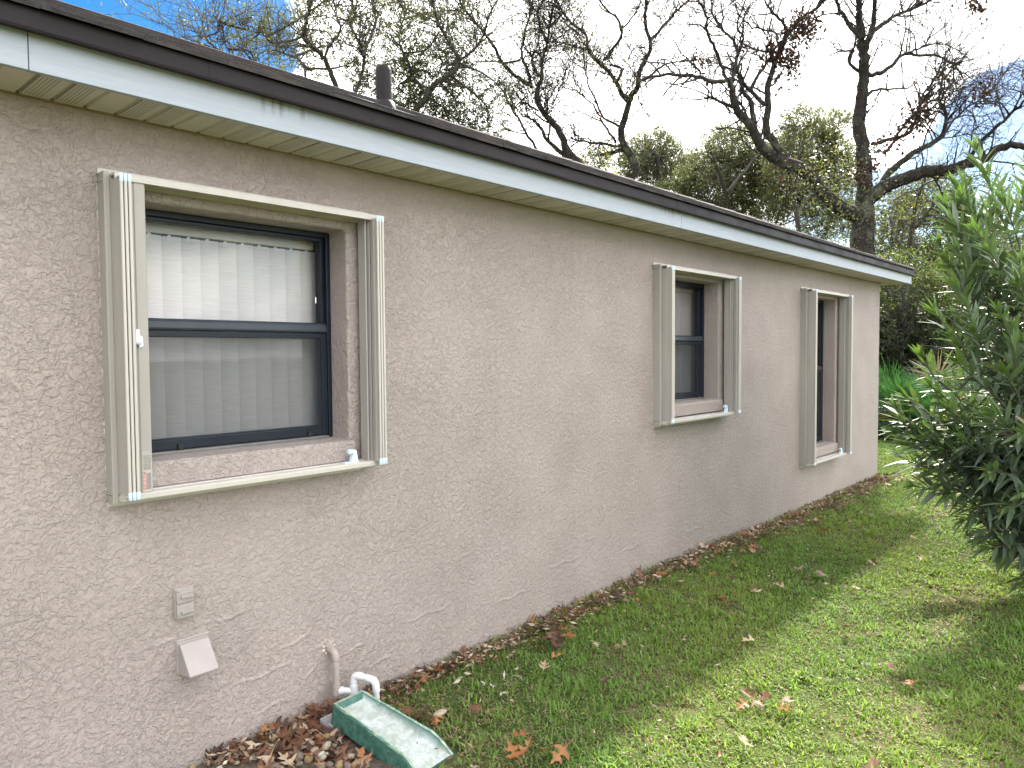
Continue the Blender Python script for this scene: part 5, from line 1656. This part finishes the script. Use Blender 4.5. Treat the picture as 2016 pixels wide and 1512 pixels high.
def lawn():
    rng = np.random.default_rng(5)
    P = []
    def scatter(x0, x1, y0, y1, dens):
        n = int((x1-x0)*(y1-y0)*dens)
        return np.column_stack([rng.uniform(x0, x1, n), rng.uniform(y0, y1, n)])
    for x0, x1, dens in ((0.6, 2.6, 9500), (2.6, 4.0, 8500), (4.0, 6.0, 6000), (6.0, 9.0, 3600), (9.0, 13.8, 2200)):
        q = scatter(x0, x1, -3.2, 0.0 if x0 < 9 else 2.2, dens)
        P.append(q)
    P.append(scatter(-1, 14, -6, -3.2, 350))
    p = np.concatenate(P)
    x, y = p[:, 0], p[:, 1]
    keep = ~((x < WX1+0.01) & (y > -0.015))
    # nothing grows in the pebble and litter bed at the foot of the wall, nor under the splash block
    keep &= ~((x < 1.72) & (y > -0.75+0.10*np.sin(9*x)) & (x > -1))
    keep &= ~((x > 1.62) & (x < 1.90) & (y > -0.70) & (y < -0.12))
    dry = straw_mask(x, y)
    keep &= rng.random(len(x)) > np.clip(dry-0.35, 0, 1)*0.75
    keep &= ~((x > 13.45) & (rng.random(len(x)) > 0.25))
    p = p[keep]; x, y = p[:, 0], p[:, 1]; dry = dry[keep]
    n = len(x)
    dist = np.hypot(x-CAM[0], y-CAM[1])
    clump = 0.75+0.35*np.sin(11*x+4*np.sin(7*y))*np.sin(12*y+3*np.sin(9*x))
    h = rng.uniform(0.022, 0.058, n)*clump*np.interp(dist, [2, 12], [0.95, 1.1])
    w = rng.uniform(0.0040, 0.0078, n)*np.interp(dist, [2.5, 5, 9, 14], [0.95, 1.15, 1.7, 2.4])
    # tall untrimmed blades against the wall, and scattered coarse tufts
    wallside = (y > -0.07) & (x < WX1)
    h[wallside] *= rng.uniform(1.0, 1.9, wallside.sum())
    tx, ty = rng.uniform(1.8, 12, 260), rng.uniform(-3.0, -0.1, 260)
    for a_, b_ in zip(tx, ty):
        k = ((x-a_)**2+(y-b_)**2) < rng.uniform(0.03, 0.09)**2
        h[k] *= rng.uniform(1.05, 1.4); w[k] *= rng.uniform(1.05, 1.5)
    isdry = rng.random(n) < dry
    h[isdry] *= 0.75
    a = rng.uniform(0, 2*np.pi, n); lean = rng.uniform(0.4, 1.45, n)
    lean[isdry] += 0.45
    lean[wallside] *= 0.7
    dirx, diry = np.cos(a), np.sin(a)
    z0 = gh(x, y)-0.004
    side = np.column_stack([-diry, dirx, np.zeros(n)])
    b = np.column_stack([x, y, z0])
    d1 = np.column_stack([dirx*np.sin(lean*0.55), diry*np.sin(lean*0.55), np.cos(lean*0.55)])
    d2 = np.column_stack([dirx*np.sin(lean*1.25), diry*np.sin(lean*1.25), np.cos(lean*1.25)])
    m1 = b+d1*(h*0.55)[:, None]; tip = m1+d2*(h*0.6)[:, None]
    hw = (w*0.5)[:, None]
    V = np.stack([b-side*hw, b+side*hw, m1+side*hw*0.95, m1-side*hw*0.95, tip], 1).reshape(-1, 3)
    i = np.arange(n)*5
    F4 = np.stack([i, i+1, i+2, i+3], 1); F3 = np.stack([i+3, i+2, i+4], 1)
    g = np.array([0.15, 0.245, 0.056])[None]*(1+rng.normal(size=(n, 1))*0.22)
    yel = np.clip(0.5+0.5*np.sin(2.3*x+1.7*np.sin(3*y)), 0, 1)[:, None]
    g = g*(1-0.35*yel)+np.array([0.25, 0.30, 0.055])*0.35*yel
    st = np.array([0.31, 0.25, 0.15])[None]*(1+rng.normal(size=(n, 1))*0.25)
    c = np.where(isdry[:, None], st, g)
    c = np.clip(c, 0.01, 0.7)
    o = link('grass', mesh_np('grass', V, [F4, F3], np.repeat(c, 5, 0)), M['grass'])
    tag(o, 'short coarse lawn grass with dry straw-coloured patches beside the house', 'grass', kind='stuff')
lawn()

def litter():
    # crumbled bits of leaf, straw and bark caught in the turf and along the wall: too many and too small to count
    rng = np.random.default_rng(15)
    n1, n2 = 7500, 3200
    x = np.concatenate([1.2+rng.random(n1)**1.1*8.3, 1.7+rng.random(n2)*8.5])
    y = np.concatenate([-0.008-np.abs(rng.normal(size=n1))*(0.050+0.011*x[:n1]), np.zeros(n2)])
    y[n1:] = rng.uniform(-2.6+0.127*x[n1:], -0.05)
    L0 = np.concatenate([rng.uniform(0.012, 0.052, n1), rng.uniform(0.010, 0.032, n2)])
    spot = rng.random(n1+n2) < 0.0022
    x[spot] = 2.42+rng.normal(size=spot.sum())*0.07; y[spot] = -0.40+rng.normal(size=spot.sum())*0.05
    z = gh(x, y)+rng.uniform(0.008, 0.05, len(x))
    L = L0
    d = rng.normal(size=(len(x), 3))*np.array([1, 1, 0.35])
    pal = np.array([[0.34, 0.26, 0.18], [0.16, 0.085, 0.05], [0.46, 0.38, 0.28], [0.09, 0.05, 0.035], [0.27, 0.15, 0.08]])
    c = pal[rng.choice(5, len(x), p=[.24, .28, .13, .19, .16])]*(1+rng.normal(size=(len(x), 1))*0.2)
    c[spot] = np.array([0.44, 0.41, 0.35])
    V, F, C = leaf_quads(rng, np.column_stack([x, y, z]), d, L, L*rng.uniform(0.18, 0.42, len(x)), np.clip(c, .01, .8))
    o = link('leaf_litter', mesh_np('leaf_litter', V, [F], C), M['dead'])
    tag(o, 'crumbled tan and brown leaf bits along the wall foot and in the turf', 'leaf litter', kind='stuff')
litter()

# ------------------------------------------------------------------ fallen oak leaves
def oak_leaf_mesh(seed):
    """lobed, bristle-tipped leaf, curled; lies around the origin, about 1 unit long"""
    rnd = random.Random(seed)
    nl = rnd.choice((2, 2, 3))
    left = []; right = []
    def lobes(sgn):
        out = [(0.0, 0.012*sgn)]
        out.append((0.18, 0.014*sgn))
        for k in range(nl):
            u0 = 0.26+k*0.60/nl
            reach = (0.36, 0.42, 0.26)[min(k+(3-nl), 2)]*rnd.uniform(0.8, 1.15)
            fwd = rnd.uniform(0.10, 0.22)
            out.append((u0, 0.035*sgn))
            out.append((u0+0.05, (0.07+reach*0.45)*sgn))
            out.append((u0+fwd+0.04, reach*sgn))
            out.append((u0+0.14, (0.07+reach*0.35)*sgn))
            out.append((u0+0.52/nl, 0.05*sgn))
        out.append((0.90, 0.05*sgn))
        return out
    R_ = lobes(1); L_ = lobes(-1)
    bm = bmesh.new()
    curl = rnd.uniform(-1.2, 1.4); fold = rnd.uniform(0.0, 1.0); twist = rnd.uniform(-0.8, 0.8); tipc = rnd.uniform(-1, 1)
    def warp(u, v):
        z = curl*0.28*(u-0.5)**2+fold*0.75*abs(v)*(0.5+abs(v))+twist*v*(u-0.4)*0.8+tipc*0.25*max(0, u-0.6)**2
        return Vector((u-0.5, v*(1-0.25*fold), z))
    spine = [0.0, 0.2, 0.32, 0.45, 0.58, 0.72, 0.85, 1.02]
    sp = {}
    def sv(u):
        k = min(spine, key=lambda q: abs(q-u))
        if k not in sp: sp[k] = bm.verts.new(warp(k, 0))
        return sp[k], k
    for side in (R_, L_):
        pv = [bm.verts.new(warp(u, v)) for u, v in side]
        tipv, _ = sv(1.02)
        for i in range(len(side)-1):
            a, ka = sv(side[i][0]); b, kb = sv(side[i+1][0])
            vs = [pv[i], pv[i+1], b, a] if a is not b else [pv[i], pv[i+1], a]
            if side is L_: vs = vs[::-1]
            try: bm.faces.new(vs)
            except ValueError: pass
        b, kb = sv(side[-1][0])
        try: bm.faces.new([pv[-1], tipv, b])
        except ValueError: pass
    # stalk
    s0 = warp(0.0, 0); s1 = s0+Vector((-0.16, 0.02, 0.01)); w = Vector((0, 0.008, 0))
    a = bm.verts.new(s0+w); b = bm.verts.new(s0-w); c = bm.verts.new(s1-w); d = bm.verts.new(s1+w)
    bm.faces.new([a, b, c, d])
    bmesh.ops.triangulate(bm, faces=bm.faces)
    me = bpy.data.meshes.new('fallen_leaf')
    bm.to_mesh(me); bm.free()
    return me
def leaf_mat(name, a, b):
    m, t, out = newmat(name)
    p = principled(t, out, a, 0.55, 0, 0.3)
    oi = N(t, 'ShaderNodeObjectInfo')
    v = objco(t)
    f = noise(t, v, 5, 4)
    c = mixc(t, oi.outputs['Random'], a, b)
    c = mixc(t, ramp(t, f, 0.4, 0.7, 0, 0.45), c, tuple(x*0.5 for x in a))
    t.links.new(c, p.inputs['Base Color'])
    tl = N(t, 'ShaderNodeBsdfTranslucent'); t.links.new(c, tl.inputs[0])
    mx = N(t, 'ShaderNodeMixShader'); mx.inputs[0].default_value = 0.15
    t.links.new(p.outputs[0], mx.inputs[1]); t.links.new(tl.outputs[0], mx.inputs[2]); t.links.new(mx.outputs[0], out.inputs[0])
    return m
LM = [leaf_mat('brown_leaf', (0.14, 0.062, 0.035), (0.21, 0.105, 0.06)), leaf_mat('tan_leaf', (0.36, 0.24, 0.15), (0.48, 0.36, 0.25)), leaf_mat('rust_leaf', (0.30, 0.115, 0.04), (0.40, 0.19, 0.08)), leaf_mat('dark_leaf', (0.065, 0.035, 0.025), (0.11, 0.055, 0.04))]
LEAFM = {}
for k in range(9):
    for j in range(4):
        me = oak_leaf_mesh(40+k)
        me.materials.append(LM[j]); LEAFM[(k, j)] = me
LW = ['brown', 'pale tan', 'rust-orange', 'dark brown']
LR = random.Random(17)
def fallen_leaf(x, y, z, size, mi, where, group, stand=0.0, rz=None):
    o = bpy.data.objects.new('fallen_leaf', LEAFM[(LR.randrange(9), mi)])
    COL.objects.link(o)
    o.location = (x, y, z); o.scale = (size, size, size)
    e = (LR.gauss(0, 0.28), LR.gauss(0, 0.28), LR.uniform(0, 6.28) if rz is None else rz)
    if stand: e = (LR.uniform(0.7, 1.5)*stand, LR.gauss(0, 0.5), LR.uniform(-0.6, 0.6))
    o.rotation_euler = e
    if LR.random() < 0.3: o.scale.z = -size
    tag(o, '%s lobed oak leaf %s' % (LW[mi], where), 'leaf', '%s oak leaves %s' % (LW[mi], group))
def pick(ws): return LR.choices(range(4), ws)[0]
# the drift over the pebbles beside the splash block
for _ in range(118):
    x = LR.uniform(1.22, 1.72); y = -0.03-abs(LR.gauss(0, 0.24))
    if y < -0.66 or (x < 1.40 and LR.random() < 0.5): continue
    if x > 1.62 and y < -0.15: x -= 0.12
    fallen_leaf(x, y, GZ+0.012+LR.uniform(0, 0.045)*max(0.3, 1+y*2), LR.uniform(0.09, 0.14), pick((5, 1, 1.2, 3.5)), 'in the drift over the pebbles left of the splash block', 'heaped left of the splash block')
for _ in range(9):
    x = LR.uniform(1.2, 1.66)
    fallen_leaf(x, -0.035, GZ+LR.uniform(0.03, 0.055), LR.uniform(0.085, 0.115), pick((5, 1, 1, 3)), 'propped against the wall above the pebbles', 'propped on the wall by the pebbles', stand=1)
for x, y, z in ((1.66, -0.06, 0.135), (1.70, -0.075, 0.15), (1.93, -0.28, 0.095), (1.95, -0.36, 0.09), (1.97, -0.30, 0.11), (1.99, -0.42, 0.09), (1.92, -0.33, 0.12), (2.0, -0.35, 0.1)):
    fallen_leaf(x, y, z, LR.uniform(0.085, 0.11), pick((5, 0, 3, 2)), 'lying against the back and right rim of the splash block', 'around the splash block')
# along the foot of the wall
for _ in range(86):
    x = 1.95+LR.random()**1.05*7.5; y = -0.02-abs(LR.gauss(0, 0.075+0.012*x))
    fallen_leaf(x, y, float(gh(x, y))+LR.uniform(0.025, 0.06), LR.uniform(0.085, 0.13), pick((4, 1.8, 1.2, 2.2)), 'in the litter strip along the foot of the wall', 'along the foot of the wall', stand=1 if (y > -0.05 and LR.random() < 0.5) else 0)
for _ in range(14):
    x = LR.uniform(8.9, 9.6); y = LR.uniform(-0.25, -0.02)
    fallen_leaf(x, y, GZ+LR.uniform(0.02, 0.07), LR.uniform(0.08, 0.11), 3, 'heaped at the foot of the far house corner', 'at the far house corner')
for cx, cy, k in ((2.95, -0.30, 9), (3.05, -0.2, 5), (5.3, -0.35, 7), (6.6, -0.3, 6), (3.0, -1.38, 5), (4.1, -0.72, 4)):
    for _ in range(k):
        x = cx+LR.gauss(0, 0.07); y = cy+LR.gauss(0, 0.05)
        fallen_leaf(x, y, float(gh(x, y))+LR.uniform(0.03, 0.07), LR.uniform(0.08, 0.11), pick((4, 1.5, 1.5, 1)), 'in a small cluster out on the lawn', 'clustered on the lawn')
# scattered over the lawn
cnt = 0
while cnt < 78:
    x = 1.9+LR.random()**1.25*8.5
    yr = -2.67+0.127*x
    y = LR.uniform(yr-0.1, -0.12)
    if x < 2.0 and y > -0.75: continue
    fallen_leaf(x, y, float(gh(x, y))+LR.uniform(0.048, 0.068), LR.uniform(0.07, 0.11), pick((3.8, 3.6, 2, 1.4)), 'lying singly on the lawn grass', 'scattered on the lawn')
    cnt += 1
for _ in range(5):
    x = LR.uniform(1.9, 2.1); y = LR.uniform(-1.05, -0.8)
    fallen_leaf(x, y, float(gh(x, y))+0.045, LR.uniform(0.09, 0.12), 2, 'on dry grass in front of the splash block', 'in front of the splash block')

# ------------------------------------------------------------------ pebbles and the bare strip they lie on
def pebbles():
    mb = MB()
    V = []; n = 28; m = 7
    for i in range(n):
        x = -1.0+i*(2.75/(n-1))
        w = 0.62+0.10*math.sin(9*x)
        for j in range(m):
            y = -w*j/(m-1)
            V.append((x, y, float(gh(x, y))+0.004+0.008*math.sin(12*x+9*y)**2*(1 if 0 < j < m-1 else 0)))
    F = [(i*m+j, (i+1)*m+j, (i+1)*m+j+1, i*m+j+1) for i in range(n-1) for j in range(m-1)]
    mb.add(V, F, True)
    o = mb.build('dirt_strip', M['dirt']); tag(o, kind='structure')
    mats = [paint('cream_stone', (0.42, 0.35, 0.25), 0.7, 0.25, 40, 0, 60, 0.002), paint('white_stone', (0.50, 0.47, 0.42), 0.6, 0.15, 40, 0, 60, 0.002), paint('ochre_stone', (0.33, 0.235, 0.115), 0.7, 0.3, 40, 0, 60, 0.002), paint('brown_stone', (0.19, 0.15, 0.12), 0.7, 0.3, 40, 0, 60, 0.002)]
    nm = ['cream', 'white', 'ochre yellow', 'grey-brown']
    rnd = random.Random(23)
    meshes = []
    for k in range(8):
        bm = bmesh.new(); bmesh.ops.create_icosphere(bm, subdivisions=2, radius=1)
        ax = [Vector((rnd.gauss(0, 1), rnd.gauss(0, 1), rnd.gauss(0, 1))).normalized() for _ in range(5)]
        am = [rnd.uniform(-.28, .22) for _ in ax]
        sc = Vector((rnd.uniform(.85, 1.25), rnd.uniform(.75, 1.0), rnd.uniform(.5, .8)))
        for v in bm.verts:
            f = 1+sum(a*max(0, v.co.dot(d))**2 for a, d in zip(am, ax))
            v.co = Vector((v.co.x*sc.x, v.co.y*sc.y, v.co.z*sc.z))*f
        for f in bm.faces: f.smooth = True
        row = []
        for mm in mats:
            me = bpy.data.meshes.new('pebble'); bm.to_mesh(me); me.materials.append(mm); row.append(me)
        meshes.append(row); bm.free()
    for _ in range(150):
        x = rnd.uniform(1.10, 1.66); y = -0.035-rnd.random()*0.52
        dens = 1.0 if x < 1.46 else (0.45 if y > -0.25 else 0.8)
        if rnd.random() > dens: continue
        if x > 1.6 and y < -0.08: continue
        r = rnd.uniform(0.010, 0.023)
        mi = rnd.choices(range(4), (5, 1.0, 3, 2.5))[0]
        o = bpy.data.objects.new('pebble', meshes[rnd.randrange(8)][mi]); COL.objects.link(o)
        o.location = (x, y, float(gh(x, y))+0.010+r*0.45+rnd.uniform(0, .008)); o.scale = (r, r, r)
        o.rotation_euler = (rnd.uniform(-.4, .4), rnd.uniform(-.4, .4), rnd.uniform(0, 6.28))
        tag(o, '%s pebble in the stony strip at the bottom edge below the wall' % nm[mi], 'pebble', '%s pebbles below the wall' % nm[mi])
    for (x, y, r, lab) in ((2.03, -0.40, 0.034, 'flat pale stone in the dry grass right of the splash block'), (4.53, -0.06, 0.035, 'pale round stone in the leaf litter at the wall, below the middle window')):
        o = bpy.data.objects.new('stone', meshes[2][0]); COL.objects.link(o)
        o.location = (x, y, GZ+0.02); o.scale = (r, r*0.9, r*0.45); tag(o, lab, 'stone')
pebbles()
